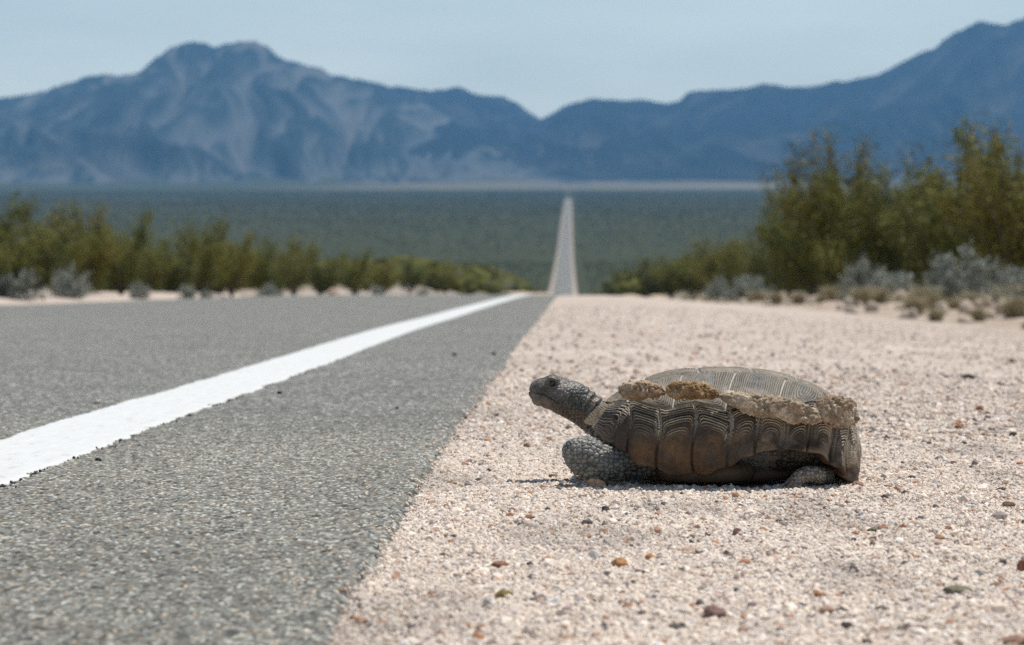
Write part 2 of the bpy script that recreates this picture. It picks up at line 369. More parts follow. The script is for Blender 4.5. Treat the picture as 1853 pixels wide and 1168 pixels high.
# ------------------------------------------------------------ scatter (only for what nobody could count)
def scatter(name, pts, rot, scl, colr, material, subdiv=1, rough_amp=.5, variants=3, label_kind='stuff'):
    k = len(pts); me = bpy.data.meshes.new(name); me.vertices.add(k); me.vertices.foreach_set('co', np.asarray(pts, np.float32).ravel())
    for nm, arr in (('rot', rot), ('scl', scl)):
        a = me.attributes.new(nm, 'FLOAT_VECTOR', 'POINT'); a.data.foreach_set('vector', np.asarray(arr, np.float32).ravel())
    a = me.attributes.new('col', 'FLOAT_COLOR', 'POINT'); c = np.ones((k, 4), np.float32); c[:, :3] = colr; a.data.foreach_set('color', c.ravel())
    a = me.attributes.new('pick', 'INT', 'POINT'); a.data.foreach_set('value', rng.integers(0, variants, k).astype(np.int32))
    me.materials.append(material)
    o = bpy.data.objects.new(name, me); COL.objects.link(o); tag(o, kind=label_kind)
    gt = bpy.data.node_groups.new(name, 'GeometryNodeTree'); gt.interface.new_socket('Geometry', in_out='INPUT', socket_type='NodeSocketGeometry'); gt.interface.new_socket('Geometry', in_out='OUTPUT', socket_type='NodeSocketGeometry')
    N = gt.nodes.new; K = gt.links.new
    gi = N('NodeGroupInput'); go = N('NodeGroupOutput'); gti = N('GeometryNodeGeometryToInstance')
    for v in range(variants):
        ic = N('GeometryNodeMeshIcoSphere'); ic.inputs['Subdivisions'].default_value = subdiv; ic.inputs['Radius'].default_value = .5
        nz = N('ShaderNodeTexNoise'); nz.noise_dimensions = '4D'; nz.inputs['W'].default_value = v*7.7+1; nz.inputs['Scale'].default_value = 2.4; nz.inputs['Detail'].default_value = 2
        sb = N('ShaderNodeVectorMath'); sb.operation = 'SUBTRACT'; sb.inputs[1].default_value = (.5, .5, .5)
        sc = N('ShaderNodeVectorMath'); sc.operation = 'SCALE'; sc.inputs['Scale'].default_value = rough_amp
        spn = N('GeometryNodeSetPosition'); sm = N('GeometryNodeSetMaterial'); sm.inputs['Material'].default_value = material
        K(nz.outputs['Color'], sb.inputs[0]); K(sb.outputs[0], sc.inputs[0]); K(sc.outputs[0], spn.inputs['Offset'])
        K(ic.outputs['Mesh'], spn.inputs['Geometry']); K(spn.outputs[0], sm.inputs[0]); K(sm.outputs[0], gti.inputs[0])
    def na(nm, t):
        x = N('GeometryNodeInputNamedAttribute'); x.data_type = t; x.inputs['Name'].default_value = nm; return x.outputs['Attribute']
    iop = N('GeometryNodeInstanceOnPoints'); K(gi.outputs[0], iop.inputs['Points']); K(gti.outputs[0], iop.inputs['Instance'])
    iop.inputs['Pick Instance'].default_value = True; K(na('pick', 'INT'), iop.inputs['Instance Index'])
    K(na('rot', 'FLOAT_VECTOR'), iop.inputs['Rotation']); K(na('scl', 'FLOAT_VECTOR'), iop.inputs['Scale']); K(iop.outputs[0], go.inputs[0])
    md = o.modifiers.new('scatter', 'NODES'); md.node_group = gt
    return o
def inst_mat(name, rough, var=0, nscale=400):
    m, n, b = mat(name, rough, .2)
    a = node(n, 'ShaderNodeAttribute'); a.attribute_name = 'col'; a.attribute_type = 'INSTANCER'
    if var:
        r = ramp(n, noise(n, nscale).outputs[0], [(.3, (1-var,)*3), (.7, (1, 1, 1))]); n.links.new(mul(n, a.outputs['Color'], r.outputs[0]), b.inputs['Base Color'])
    else: n.links.new(a.outputs['Color'], b.inputs['Base Color'])
    return m
PAL = np.array([(.68, .60, .52), (.62, .53, .45), (.68, .60, .525), (.56, .465, .385), (.47, .40, .37), (.40, .26, .19), (.27, .22, .20), (.42, .40, .39), (.12, .105, .10), (.72, .70, .68), (.38, .20, .12)])
PW = np.array([.26, .24, .15, .13, .08, .022, .025, .03, .012, .015, .006]); PW = PW/PW.sum()
def gravel(nm, k, ylo, yhi, smin, smean, xr, seed, xl=None):
    r = np.random.default_rng(seed)
    y = ylo+(yhi-ylo)*(r.random(k) if nm != 'd' else r.random(k)**1.8)
    x0 = E_R+.005*r.standard_normal(k)-.02*(r.random(k) < .03)*r.random(k) if xl is None else xl
    x = x0+(xr-x0)*r.random(k)
    sz = smin+smean*r.gamma(1.25, .75, k)*.5
    sz = np.minimum(sz, .012)
    ok = ~(((x-.15)/.10)**2+((y-2.75)/.06)**2 < 1)
    x, y, sz = x[ok], y[ok], sz[ok]; k = len(x)
    z = zg(x, y)
    e = sz[:, None]*np.stack([.8+.6*r.random(k), .8+.6*r.random(k), .5+.45*r.random(k)], 1)
    rot = np.stack([.7*r.standard_normal(k), .7*r.standard_normal(k), 6.28*r.random(k)], 1)
    c = PAL[r.choice(len(PAL), k, p=PW)]*(.85+.3*r.random((k, 1)))
    dk = (sz > .0060)[:, None]; c = np.where(dk & (r.random((k, 1)) < .22), PAL[r.choice([5, 6, 8, 10, 4], k)], c)
    pt = fbm2(x*9, y*4, 401, 3)[:, None]; c = c*(1-.22*sstep(.15, .8, pt))
    return np.stack([x, y, z+e[:, 2]*.12], 1), rot, e, c
parts = [gravel('a', 400000, 1.9, 3.4, .0014, .0022, .85, 1), gravel('b', 110000, 1.35, 1.9, .0016, .0025, .75, 2), gravel('c', 90000, 3.4, 5.6, .0025, .0032, 1.3, 3),
         gravel('d', 14000, 5.4, 20, .004, .007, 2.8, 4), gravel('e', 1700, 1.4, 6, .0042, .0045, 1.3, 5)]
M_GRAVEL = inst_mat('gravel_grains', .9)
scatter('gravel', *[np.concatenate([p[i] for p in parts]) for i in range(4)], M_GRAVEL)
# loose grit lying on the asphalt beside its broken edge, and tar crumbs along the painted line
r = np.random.default_rng(12); k = 420; y = 1.4+4.5*r.random(k); x = E_R-r.exponential(.02, k)
sz = .002+.003*r.random(k)
scatter('loose_grit', np.stack([x, y, zg(x, y)+.005], 1), 6*r.random((k, 3)), sz[:, None]*(.7+.5*r.random((k, 3))), PAL[r.choice(len(PAL), k, p=PW)]*.95, M_GRAVEL)
k = 240; y = 2.4+3.6*r.random(k); cl = vn2(y*9, 0*y, 91) > -.15; y = y[cl]; k = len(y); x = -.521+.0035*r.standard_normal(k)+.0050*vn2(y*22, 0*y, 41)
sz = .0014+.0030*r.random(k)
scatter('tar_crumbs', np.stack([x, y, zg(x, y)+.006], 1), 6*r.random((k, 3)), sz[:, None]*(.6+.7*r.random((k, 3))), np.array([.10, .085, .07])*(.5+1.1*r.random((k, 1))), M_GRAVEL)

# far desert scrub that reads as one mass
r = np.random.default_rng(15); k = 120000
y = 110+np.sqrt(r.random(k))*6900; y = np.where(r.random(k) < .25, 110+1600*r.random(k), y)
x = y*(-.26+.50*r.random(k))+cx(y); lx = x-cx(y)
ok = ((lx > 6.5) | (lx < -11))
ok &= ~((y < 260) & (lx < 16) & (lx > -22))
dens = vn2(x/140, y/260, 5)*.5+.5
ok &= r.random(k) < .45+.8*dens
tan_ = sstep(6200, 7200, y)*sstep(-.06, .02, x/y); ok &= r.random(k) > tan_*.8
x, y = x[ok], y[ok]; k = len(x); hgt = (.6+.8*r.random(k))*(1+.4*(r.random(k) < .06))*(.55+.45*sstep(1400, 3000, y)+1.0*sstep(1000, 700, y))
e = hgt[:, None]*np.stack([1.2+.7*r.random(k), 1.2+.7*r.random(k), .95+.2*r.random(k)], 1)
c = np.array([.054, .056, .017])*(.85+.3*r.random((k, 1))); c = np.where((y < 950)[:, None], np.array([.105, .108, .022])*(.6+.7*r.random((k, 1))), c); c = np.where(r.random((k, 1)) < .10, np.array([.09, .09, .06]), c)
M_SCRUB = inst_mat('scrub_leaves', .9, .45, 6)
scatter('desert_scrub', np.stack([x, y, zg(x, y)+hgt*.35], 1), np.stack([0*x, 0*x, 6.28*r.random(k)], 1), e, c, M_SCRUB, subdiv=2, rough_amp=.9, variants=4)

# ------------------------------------------------------------ shrubs
M_STEM = plain_mat('shrub_bark', (.07, .055, .045), (.17, .14, .115), 8)
M_OLIVE = attr_mat('creosote_leaves', .7, .3, .2, 3)
M_GREY = attr_mat('sage_leaves', .9, .2, .2, 9)
M_STRAW = attr_mat('dry_grass', .9, .2, .2, 9)
def tube_np(P, rad, k=5):
    P = np.array(P); n_ = len(P); t = np.gradient(P, axis=0); t /= np.linalg.norm(t, axis=1)[:, None]+1e-9
    a = np.cross(t, [.3, .9, .12]); a /= np.linalg.norm(a, axis=1)[:, None]; b_ = np.cross(t, a)
    th = np.arange(k)/k*2*np.pi; rad = np.array(rad)[:, None, None]
    v = P[:, None, :]+rad*(np.cos(th)[None, :, None]*a[:, None, :]+np.sin(th)[None, :, None]*b_[:, None, :])
    return v.reshape(-1, 3), grid_faces(n_, k, True)
def join_np(L_):
    vs, fs, o = [], [], 0
    for v, f in L_: vs.append(v); fs.append(f+o); o += len(v)
    return np.concatenate(vs), np.concatenate(fs)
def leaf_cloud(C, size, r, elong=1.0):
    k = len(C); d = r.standard_normal((k, 3)); d /= np.linalg.norm(d, axis=1)[:, None]
    e = np.cross(d, r.standard_normal((k, 3))); e /= np.linalg.norm(e, axis=1)[:, None]
    s = (size*(.6+.8*r.random(k)))[:, None]
    v = np.stack([C-d*s*elong, C+e*s*.55, C+d*s*elong, C-e*s*.55], 1)
    return v.reshape(-1, 3), np.arange(k*4).reshape(-1, 4)
def creosote(seed, wide=1.0, n_stem=15, leaves=12000):
    """unit-high airy bush: many stems from one foot, leaves gathered in wisps near the tips"""
    r = np.random.default_rng(seed); tubes = []; cen = []; tone = []
    for i in range(n_stem):
        a = 6.28*(i+r.random())/n_stem; lean = (.16+.42*r.random())*wide; h = (.45+.60*r.random()**.8)*(1.08-.35*lean)
        t = np.linspace(0, 1, 9); wob = .03*r.standard_normal((9, 3)).cumsum(0)*.5
        P = np.stack([np.cos(a)*lean*t**1.2, np.sin(a)*lean*t**1.2, h*t], 1)+wob*t[:, None]
        tubes.append(tube_np(P, .011*(1-t*.8)))
        for q in range(9):
            tt = .22+.78*r.random(); p0 = np.array([np.interp(tt, t, P[:, c]) for c in range(3)])
            aa = a+1.6*r.standard_normal(); ln = (.13+.24*r.random())*(1.15-.55*tt)
            s_ = np.linspace(0, 1, 5)[:, None]
            el_ = .15+.8*r.random(); dirv = np.array([math.cos(aa)*(1.05-el_), math.sin(aa)*(1.05-el_), el_]); Q = p0+dirv*ln*s_+.012*r.standard_normal((5, 3))*s_
            tubes.append(tube_np(Q, .0045*(1-np.linspace(0, .8, 5)), 4))
            kk = int(leaves/n_stem/9*(.25+1.5*r.random())); u_ = r.random(kk)**.7
            c_ = p0+dirv*ln*u_[:, None]+(.026+.050*r.random())*r.standard_normal((kk, 3)); cen.append(c_)
            tone.append(np.full(kk, .75+.5*r.random()))
        kk = int(leaves/n_stem/6); u_ = .45+.6*r.random(kk)
        c_ = np.stack([np.interp(np.minimum(u_, 1), t, P[:, c]) for c in range(3)], 1)+np.array([0, 0, 1])*np.maximum(u_-1, 0)[:, None]*.5+.02*r.standard_normal((kk, 3)); cen.append(c_); tone.append(np.full(kk, .8+.4*r.random()))
    C = np.concatenate(cen); T = np.concatenate(tone); sc_ = 1/np.percentile(C[:, 2], 99.3); C = C*sc_; tubes = [(v*sc_, f) for v, f in tubes]; ok = C[:, 2] > .05; C, T = C[ok], T[ok]
    lv, lf = leaf_cloud(C, .013, r)
    col = np.array([[.135, .142, .022], [.165, .150, .022], [.115, .135, .024], [.15, .155, .028], [.10, .118, .03]][seed % 5])*(T*(.8+.4*r.random(len(T))))[:, None]
    yel = r.random(len(T)) < .12; col[yel] = np.array([.22, .18, .04])
    return join_np(tubes), (lv, lf, np.repeat(col, 4, 0))
def sage(seed, leaves=5000):
    """low rounded grey bush"""
    r = np.random.default_rng(seed); tubes = []; cen = []
    for i in range(46):
        a = 6.28*r.random(); ph = math.acos(1-.93*r.random()); ln = .82+.3*r.random()
        d = np.array([math.cos(a)*math.sin(ph), math.sin(a)*math.sin(ph), math.cos(ph)*.95+.05]); t = np.linspace(0, 1, 5)[:, None]
        P = d*ln*t*np.array([.62, .62, 1])+.03*r.standard_normal((5, 3))*t; tubes.append(tube_np(P, .012*(1-t[:, 0]*.8), 4))
        kk = leaves//46; u_ = .35+.68*r.random((kk, 1))**.6; cen.append(d*ln*u_*np.array([.62, .62, 1])+.055*r.standard_normal((kk, 3)))
    C = np.concatenate(cen); C = C[C[:, 2] > .02]; lv, lf = leaf_cloud(C, .026, r, 1.3)
    col = np.array([.29, .31, .27])*(.7+.6*r.random((len(C), 1))); return join_np(tubes), (lv, lf, np.repeat(col, 4, 0))
def tuft(seed):
    r = np.random.default_rng(seed); k = 420; a = 6.28*r.random(k); ln = .5+.5*r.random(k); lean = .75*r.random(k)
    b0 = np.stack([.12*r.standard_normal(k), .12*r.standard_normal(k), 0*a], 1); tip = b0+np.stack([np.cos(a)*lean, np.sin(a)*lean, ln], 1)
    side = np.stack([-np.sin(a), np.cos(a), 0*a], 1)*.011; mid_ = (b0+tip)/2+np.array([0, 0, .12])
    v = np.stack([b0-side, b0+side, mid_+side, mid_-side, mid_-side, mid_+side, tip+side*.2, tip-side*.2], 1).reshape(-1, 3)
    col = np.repeat(np.array([.42, .37, .25])*(.6+.6*r.random((k, 1))), 8, 0); return v, np.arange(k*8).reshape(-1, 4), col
def make_proto(kind, seed, **kw):
    (tv, tf), (lv, lf, lc) = (creosote(seed, **kw) if kind == 'creosote_bush' else sage(seed))
    return kind, tv, tf, lv, lf, lc
_meshes = {}
def shrub(kind, seed, loc, h, wscale=1.0, rz=0, label=None, group=None, parts=True):
    key = (kind, seed)
    if key not in _meshes:
        if kind == 'creosote_bush': t_, l_ = creosote(seed, [1, .8, 1.25, 1.0, .9][seed % 5])
        else: t_, l_ = sage(seed)
        root = empty(kind, loc)
        s_ = mesh_np('stems', *t_, M_STEM, root); f_ = mesh_np('foliage', l_[0], l_[1], M_OLIVE if kind == 'creosote_bush' else M_GREY, root, smooth=False, cols=l_[2])
        _meshes[key] = (root, s_, f_)
    else:
        pr, ps, pf = _meshes[key]; root = pr.copy(); COL.objects.link(root)
        for c in (ps, pf):
            d = c.copy(); COL.objects.link(d); d.parent = root
    root.location = loc; root.rotation_euler = (0, 0, rz); root.scale = (h*wscale, h*wscale, h)
    return tag(root, label, 'bush', group)
def bush_px(kind, seed, px, top, lateral, label, group, wscale=1.0, rz=None):
    D = FPX*lateral/(px-VPX); z = float(zg(lateral, D)); h = at(px, top, D).z-z
    return shrub(kind, seed, (lateral, D, z-.03), max(h, .15), wscale, random.random()*6.28 if rz is None else rz, label, group)
GR, GL = 'creosote bushes along the right roadside', 'creosote bushes along the left roadside'
near_right = [
 (1, 1845, 242, 7.6, 1.0, 'tall olive creosote bush cut by the right edge of the photo'),
 (2, 1780, 236, 7.9, .9, 'tallest olive creosote bush, its wispy top standing left of the one at the right edge'),
 (3, 1712, 285, 7.4, .95, 'olive creosote bush behind the big grey sage mound'),
 (4, 1640, 345, 7.6, 1.15, 'lower yellow-green creosote bush filling the gap between the two tall ones on the right'),
 (0, 1572, 300, 6.8, .9, 'olive creosote bush touching the right flank of the lone spired one'),
 (1, 1522, 250, 6.3, .72, 'tall creosote bush with a lone thin spire rising against the blue mountain'),
 (2, 1470, 330, 5.9, .85, 'dense dark creosote bush under the spired one, nearest the gravel'),
 (3, 1428, 318, 6.2, .6, 'creosote bush at the left end of the tall right-hand clump'),
 (4, 1385, 415, 7.2, .8, 'short creosote bush stepping down from the tall right-hand clump'),
 (0, 1340, 435, 7.0, 1.1, 'low rounded creosote bush directly behind the leftmost grey sage mound'),
 (1, 1295, 432, 8.0, 1.1, 'knee-high looking creosote bush second left of the leftmost grey sage mound'),
 (2, 1255, 445, 7.5, 1.2, 'green creosote bush midway between the distant road and the tall right clump'),
 (3, 1215, 462, 7.5, 1.2, 'small green creosote bush, third in the row right of the distant road'),
 (4, 1180, 470, 7.3, 1.2, 'small green creosote bush second in the row right of the distant road'),
 (0, 1145, 482, 7.2, 1.3, 'tiny green creosote bush first in the row right of the distant road')]
for s_, px, top, lt, ws, lb in near_right: bush_px('creosote_bush', s_, px, top, lt, lb, GR, ws)
near_left = [
 (2, -62, 300, -10.6, .7, 'tall thin creosote bush cut by the left edge of the photo'),
 (3, 8, 400, -9.8, 1.2, 'low creosote bush at the left edge, in front of the tall cut one'),
 (4, 62, 380, -10.6, 1.0, 'creosote bush with a ragged top above the pale green sage mound at far left'),
 (0, 108, 398, -11.2, 1.1, 'creosote bush behind the grey twiggy shrub on the left'),
 (1, 152, 368, -10.9, .9, 'highest pointed creosote bush of the left roadside row'),
 (2, 216, 388, -10.8, 1.0, 'dark creosote bush with a round top, right of the highest pointed one'),
 (3, 268, 432, -11.5, 1.2, 'low creosote bush above the longest strip of pink sand'),
 (4, 312, 436, -11.0, 1.1, 'low creosote bush left of the twin-topped green one on the left roadside'),
 (0, 368, 400, -10.8, .9, 'bright green creosote bush, left half of the twin-topped pair'),
 (1, 418, 418, -10.4, .9, 'yellow-green creosote bush, right half of the twin-topped pair'),
 (2, 476, 436, -10.8, 1.0, 'mid-sized creosote bush right of the twin-topped pair'),
 (3, 532, 430, -11.0, .85, 'creosote bush with a thin raised sprig, left of the pale sand mound'),
 (4, 578, 452, -11.5, 1.2, 'creosote bush straight above the pale sand mound'),
 (0, 640, 455, -11.0, 1.1, 'creosote bush just right of the pale sand mound'),
 (1, 692, 470, -11.0, 1.2, 'second creosote bush right of the pale sand mound'),
 (2, 742, 466, -11.5, 1.0, 'creosote bush above the middle of the receding white line'),
 (3, 790, 474, -11.5, 1.3, 'small creosote bush above the narrowing white line'),
 (4, 838, 478, -11.8, 1.3, 'small creosote bush above the far end of the white line'),
 (0, 884, 485, -11.8, 1.3, 'last small creosote bush left of where the white line ends')]
for s_, px, top, lt, ws, lb in near_left: bush_px('creosote_bush', s_, px, top, lt, lb, GL, ws)
# second and third ranks, further from the road: alike at their size
k1 = k2 = 0
for i in range(30):
    D = 62+330*(i/29)**1.5; X_ = 9.5+random.random()*8
    sx = X_/D*FPX+VPX
    if sx > 2100: continue
    h = 1.9+.9*random.random()
    shrub('creosote_bush', i % 5, (X_+float(cx(D)), D, float(zg(X_, D))-.03), h, 1.1, random.random()*6.28, 'blurred olive creosote bush in the ranks behind the front row, right side', 'creosote bushes behind the front row on the right')
for i in range(40):
    D = 58+380*(i/39)**1.5; X_ = -13-random.random()*8
    sx = X_/D*FPX+VPX
    if sx < -250: continue
    h = .9+1.2*random.random()
    shrub('creosote_bush', i % 5, (X_+float(cx(D)), D, float(zg(X_, D))-.03), h, 1.2, random.random()*6.28, 'blurred olive creosote bush in the ranks behind the front row, left side', 'creosote bushes behind the front row on the left')
GS = 'grey sage mounds on the right bank'
sages = [(11, 1300, 500, 5.0, 1.0, 'small grey sage mound at the left end of the right bank'),
 (12, 1352, 494, 4.9, 1.2, 'pale grey sage mound in front of the low rounded creosote bush'),
 (11, 1565, 466, 5.6, .9, 'grey sage mound at the right foot of the spired creosote bush'),
 (12, 1622, 484, 5.3, 1.2, 'brownish grey sage mound between the spired bush and the big grey mound'),
 (13, 1740, 440, 5.4, 1.1, 'largest grey-green sage mound, with deep shade beneath'),
 (12, 1830, 475, 6.0, 1.0, 'grey sage mound at the right edge of the photo'),
 (13, 1690, 500, 5.1, .8, 'small sage mound leaning on the left side of the largest one'),
 (11, 1850, 508, 4.6, 1.2, 'low pale sage mound nearest the camera at the right edge')]
for s_, px, top, lt, ws, lb in sages: bush_px('sage_bush', s_, px, top, lt, lb, GS, ws)
GSL = 'grey sage mounds on the left roadside'
for s_, px, top, lt, ws, lb in [(12, 28, 478, -9.6, 1.5, 'pale green sage mound at the far left of the roadside'),
 (13, 125, 476, -9.7, 1.0, 'grey twiggy sage mound second from the left edge'),
 (11, 250, 508, -9.7, 1.0, 'low grey sage mound above the longest strip of pink sand'),
 (12, 335, 512, -9.5, 1.0, 'small pale sage mound at the foot of the twin-topped bushes'),
 (13, 372, 520, -9.4, .8, 'tiny whitish sage mound under the twin-topped bushes'),
 (11, 485, 512, -9.6, 1.4, 'wide low grey sage mound right of the twin-topped bushes'),
 (12, 680, 515, -9.6, .9, 'tiny grey sage mound right of the pale sand mound'),
 (13, 765, 518, -9.8, .9, 'tiny grey sage mound above the middle of the white line')]:
    bush_px('sage_bush', s_, px, top, lt, lb, GSL, ws)
# dry tufts on the right bank
_t = None
spots = [(1240, 545, 4.2), (1285, 540, 4.0), (1325, 548, 3.8), (1370, 545, 4.3), (1405, 552, 3.9), (1445, 553, 3.9), (1480, 560, 4.2), (1525, 548, 4.4), (1560, 560, 4.0), (1600, 552, 4.5), (1640, 545, 4.7), (1670, 565, 4.1), (1715, 560, 4.4), (1760, 556, 4.6), (1800, 562, 4.3), (1840, 552, 4.6), (1855, 530, 4.9), (1500, 535, 4.6)]
spots += [(1230+random.random()*640, 560, 2.9+random.random()*3.0) for _ in range(40)]
for i, (px, top, lt) in enumerate(spots):
    D = FPX*lt/(px-VPX); z = float(zg(lt, D))
    if _t is None:
        v, f, c = tuft(3); o = _t = mesh_np('grass_tuft', v, f, M_STRAW, smooth=False, cols=c)
    else: o = _t.copy(); COL.objects.link(o)
    s_ = (.07+.30*random.random()**1.5)*(1 if i < 18 else min(1, .4+D/60)); o.location = (lt, D, z-.01); o.scale = (s_*1.3, s_*1.3, s_); o.rotation_euler = (0, 0, i*1.7)
    tag(o, 'small pale dry grass tuft at the gravel edge in front of the right-hand bushes', 'grass tuft', 'dry grass tufts on the right bank')

# ------------------------------------------------------------ stones
def stone_mesh(seed, sub=4, ang=.25):
    v, f = ico(sub); v = v.copy(); r = np.random.default_rng(seed)
    for _ in range(9):      # chop facets
        d = r.standard_normal(3); d /= np.linalg.norm(d); lim = .62+.3*r.random(); p = v@d; v -= np.outer(np.maximum(p-lim, 0)*.85, d)
    v *= (1+ang*.5*fbm3(v[:, 0]*1.3+seed, v[:, 1]*1.3, v[:, 2]*1.3, seed, 3)+.035*fbm3(v[:, 0]*7, v[:, 1]*7, v[:, 2]*7, seed+4, 3))[:, None]
    return v, f
def stone_mat(c):
    key = 'stone_%02d_%02d_%02d' % tuple(int(x*99) for x in c)
    if key in bpy.data.materials: return bpy.data.materials[key]
    return_ = plain_mat(key, tuple(x*.6 for x in c), tuple(min(x*1.35, .9) for x in c), 300, .9, .2, 900, .0006); return return_
TAN, RED, BRN, DRK, OLV, WHT, ORG, GRY = (.48, .33, .22), (.24, .12, .08), (.20, .13, .09), (.07, .06, .055), (.15, .14, .10), (.68, .64, .6), (.42, .22, .10), (.20, .20, .19)
def stone_px(i, px, py, wpx, hpx, c, label, name='stone', cat='stone', D_=None):
    p = ground_at(px, py); s_ = FPX/p.y; w_, h_ = wpx/s_, hpx/s_
    v, f = stone_mesh(100+i, 4 if wpx > 20 else 3)
    v = v/np.abs(v).max(0); v = v*np.array([w_/2, w_/2*.75, h_*.62])
    o = mesh_np(name, v, f, stone_mat(c)); o.location = (p.x, p.y+w_*.3, p.z+h_*.30)
    return tag(o, label, cat, None)
stones = [
 (1080, 884, 46, 25, TAN, 'rounded orange-tan stone lying against the tortoise\'s front foot'),
 (1000, 866, 19, 10, BRN, 'small dark brown stone between the head shadow and the front foot'),
 (1063, 902, 26, 7, OLV, 'flat dark olive chip just below the orange-tan stone'),
 (1122, 1028, 33, 20, ORG, 'blocky reddish orange stone in the gravel below the front of the shell'),
 (906, 1029, 36, 17, RED, 'wedge-shaped red-brown stone near the asphalt, left of the blocky orange one'),
 (910, 1085, 40, 18, (.2, .15, .06), 'mustard-brown lump straight below the wedge-shaped red-brown stone'),
 (1097, 927, 16, 12, DRK, 'small near-black pebble below the orange-tan stone'),
 (958, 943, 22, 12, RED, 'small reddish pebble left of the near-black one'),
 (1076, 1012, 24, 19, WHT, 'whitish rounded pebble up and left of the blocky orange stone'),
 (1177, 1014, 20, 13, ORG, 'small orange pebble up and right of the blocky orange stone'),
 (803, 1011, 20, 12, BRN, 'dark brown pebble near the asphalt edge, level with the whitish one'),
 (959, 1026, 14, 10, DRK, 'tiny dark pebble right of the wedge-shaped red-brown stone'),
 (1293, 1122, 48, 28, (.2, .13, .11), 'large purplish brown blurred stone near the bottom, below mid shell'),
 (1736, 1077, 58, 19, OLV, 'wide flat olive-grey stone at lower right'),
 (1806, 1064, 46, 9, BRN, 'long thin dark brown chip just above and right of the flat olive stone'),
 (1853, 1036, 26, 26, RED, 'dark red stone cut by the right edge'),
 (1843, 1172, 76, 26, (.26, .16, .12), 'big brown stone in the bottom right corner'),
 (1535, 1140, 26, 15, DRK, 'blurred charcoal pebble at the bottom, right of the purplish brown one'),
 (1580, 965, 24, 11, OLV, 'flat grey-green stone below and right of the hind foot'),
 (1334, 970, 18, 17, (.22, .13, .11), 'slanted maroon shard standing in the gravel below the shell'),
 (1235, 1037, 17, 11, OLV, 'small dark olive pebble right of the blocky orange stone'),
 (1825, 919, 28, 14, BRN, 'dark brown stone far right, level with the ground shadow of the tortoise'),
 (1552, 884, 24, 14, (.3, .2, .15), 'tilted brown flake touching the ground behind the shell'),
 (1753, 686, 28, 10, DRK, 'blurred charcoal stone at upper right of the gravel'),
 (1772, 746, 18, 13, RED, 'dark red pointed stone right of the tortoise, level with its mud crust'),
 (1736, 778, 21, 10, RED, 'red-brown flat stone below the pointed dark red one'),
 (1720, 727, 16, 6, BRN, 'thin brown chip left of the pointed dark red stone'),
 (1834, 790, 15, 9, DRK, 'charcoal pebble at right, lower than the red-brown flat stone'),
 (1832, 656, 14, 8, BRN, 'faint brown pebble at the right edge, highest up the gravel'),
 (1746, 805, 10, 6, DRK, 'tiny charcoal pebble under the red-brown flat stone'),
 (1650, 869, 16, 9, DRK, 'dark pyramid-shaped pebble right of the rear of the shell'),
 (1812, 890, 18, 9, DRK, 'dark pebble above the brown stone at far right'),
 (954, 812, 15, 11, RED, 'small red-brown pebble left of the raised front leg'),
 (968, 788, 19, 6, WHT, 'white flat chip on the gravel beneath the throat'),
 (1668, 1146, 24, 15, DRK, 'darker of two blurred pebbles at the bottom right of centre'),
 (1643, 1139, 20, 12, (.2, .14, .13), 'browner of two blurred pebbles at the bottom right of centre'),
 (1771, 1045, 18, 14, GRY, 'blue-grey pebble above the long thin chip'),
 (1715, 1051, 14, 7, DRK, 'small dark chip above the flat olive stone'),
 (1440, 898, 12, 7, TAN, 'little tan pebble beside the claws of the hind foot'),
 (1752, 992, 22, 9, BRN, 'dark brown chip midway down the right side of the gravel'),
 (1326, 1016, 14, 9, GRY, 'grey pebble below the slanted maroon shard'),
 (1232, 1140, 18, 14, DRK, 'blurred dark pebble left of the purplish brown stone'),
 (1413, 1145, 20, 11, GRY, 'blurred grey pebble between the purplish brown stone and the charcoal one'),
 (1568, 1168, 26, 12, DRK, 'dark pebble cut by the bottom edge')]
for i, st in enumerate(stones): stone_px(i, *st)
chips = [(506, 719, 10, 8, (.012, .014, .012), 'round black tar lump alone on the asphalt right of the white line'),
 (177, 843, 13, 8, (.03, .03, .025), 'black crumb on the asphalt just below the white line at left'),
 (174, 737, 15, 5, (.04, .035, .025), 'dark crumb on the asphalt at the upper edge of the white line'),
 (718, 746, 8, 5, (.02, .02, .018), 'tiny black crumb on the asphalt left of the tortoise head'),
 (822, 648, 10, 6, (.02, .02, .018), 'blurred black crumb high on the asphalt, left one of two'),
 (893, 646, 10, 6, (.03, .025, .02), 'blurred black crumb high on the asphalt near its gravel edge')]
for i, (px, py, w_, h_, c, lb) in enumerate(chips):
    o = stone_px(60+i, px, py, w_, h_, c, lb, 'asphalt_crumb', 'crumb'); o.location.z += .004
# pale sand mound and rocks on the left roadside, cobbles at the far end of the line
v, f = stone_mesh(300, 4); v = v*np.array([.16, .14, .30]); mound = mesh_np('rock', v, f, plain_mat('pale_rock', (.42, .30, .24), (.58, .44, .37), 6)); D = FPX*9.4/(1028-604); mound.location = (-9.4, D, float(zg(-9.4, D))+.12); mound.scale = (2.0, 2.0, 1.2)
tag(mound, 'pale pink upright rock on the left roadside among the bushes', 'rock')
for i, (px, lt, w_, lb) in enumerate([(940, -9.0, 1.6, 'long tan stone just left of the foot of the distant road'), (975, -8.6, 1.2, 'tan stone touching the foot of the distant road'), (1190, 5.2, .9, 'tan stone on the right bank below the small bushes'), (1140, 5.0, .9, 'small tan stone first on the right bank beside the distant road')]):
    D = FPX*lt/(px-VPX) if px > 1100 else 90+30*i
    x_ = (px-VPX)/FPX*D
    v, f = stone_mesh(310+i, 3); v = v*np.array([w_/2*D/100, w_/2*D/100, .14*D/100]); o = mesh_np('rock', v, f, stone_mat((.42, .34, .25))); o.location = (x_, D, float(zg(x_, D))+.08*D/100); tag(o, lb, 'rock')
rk = None
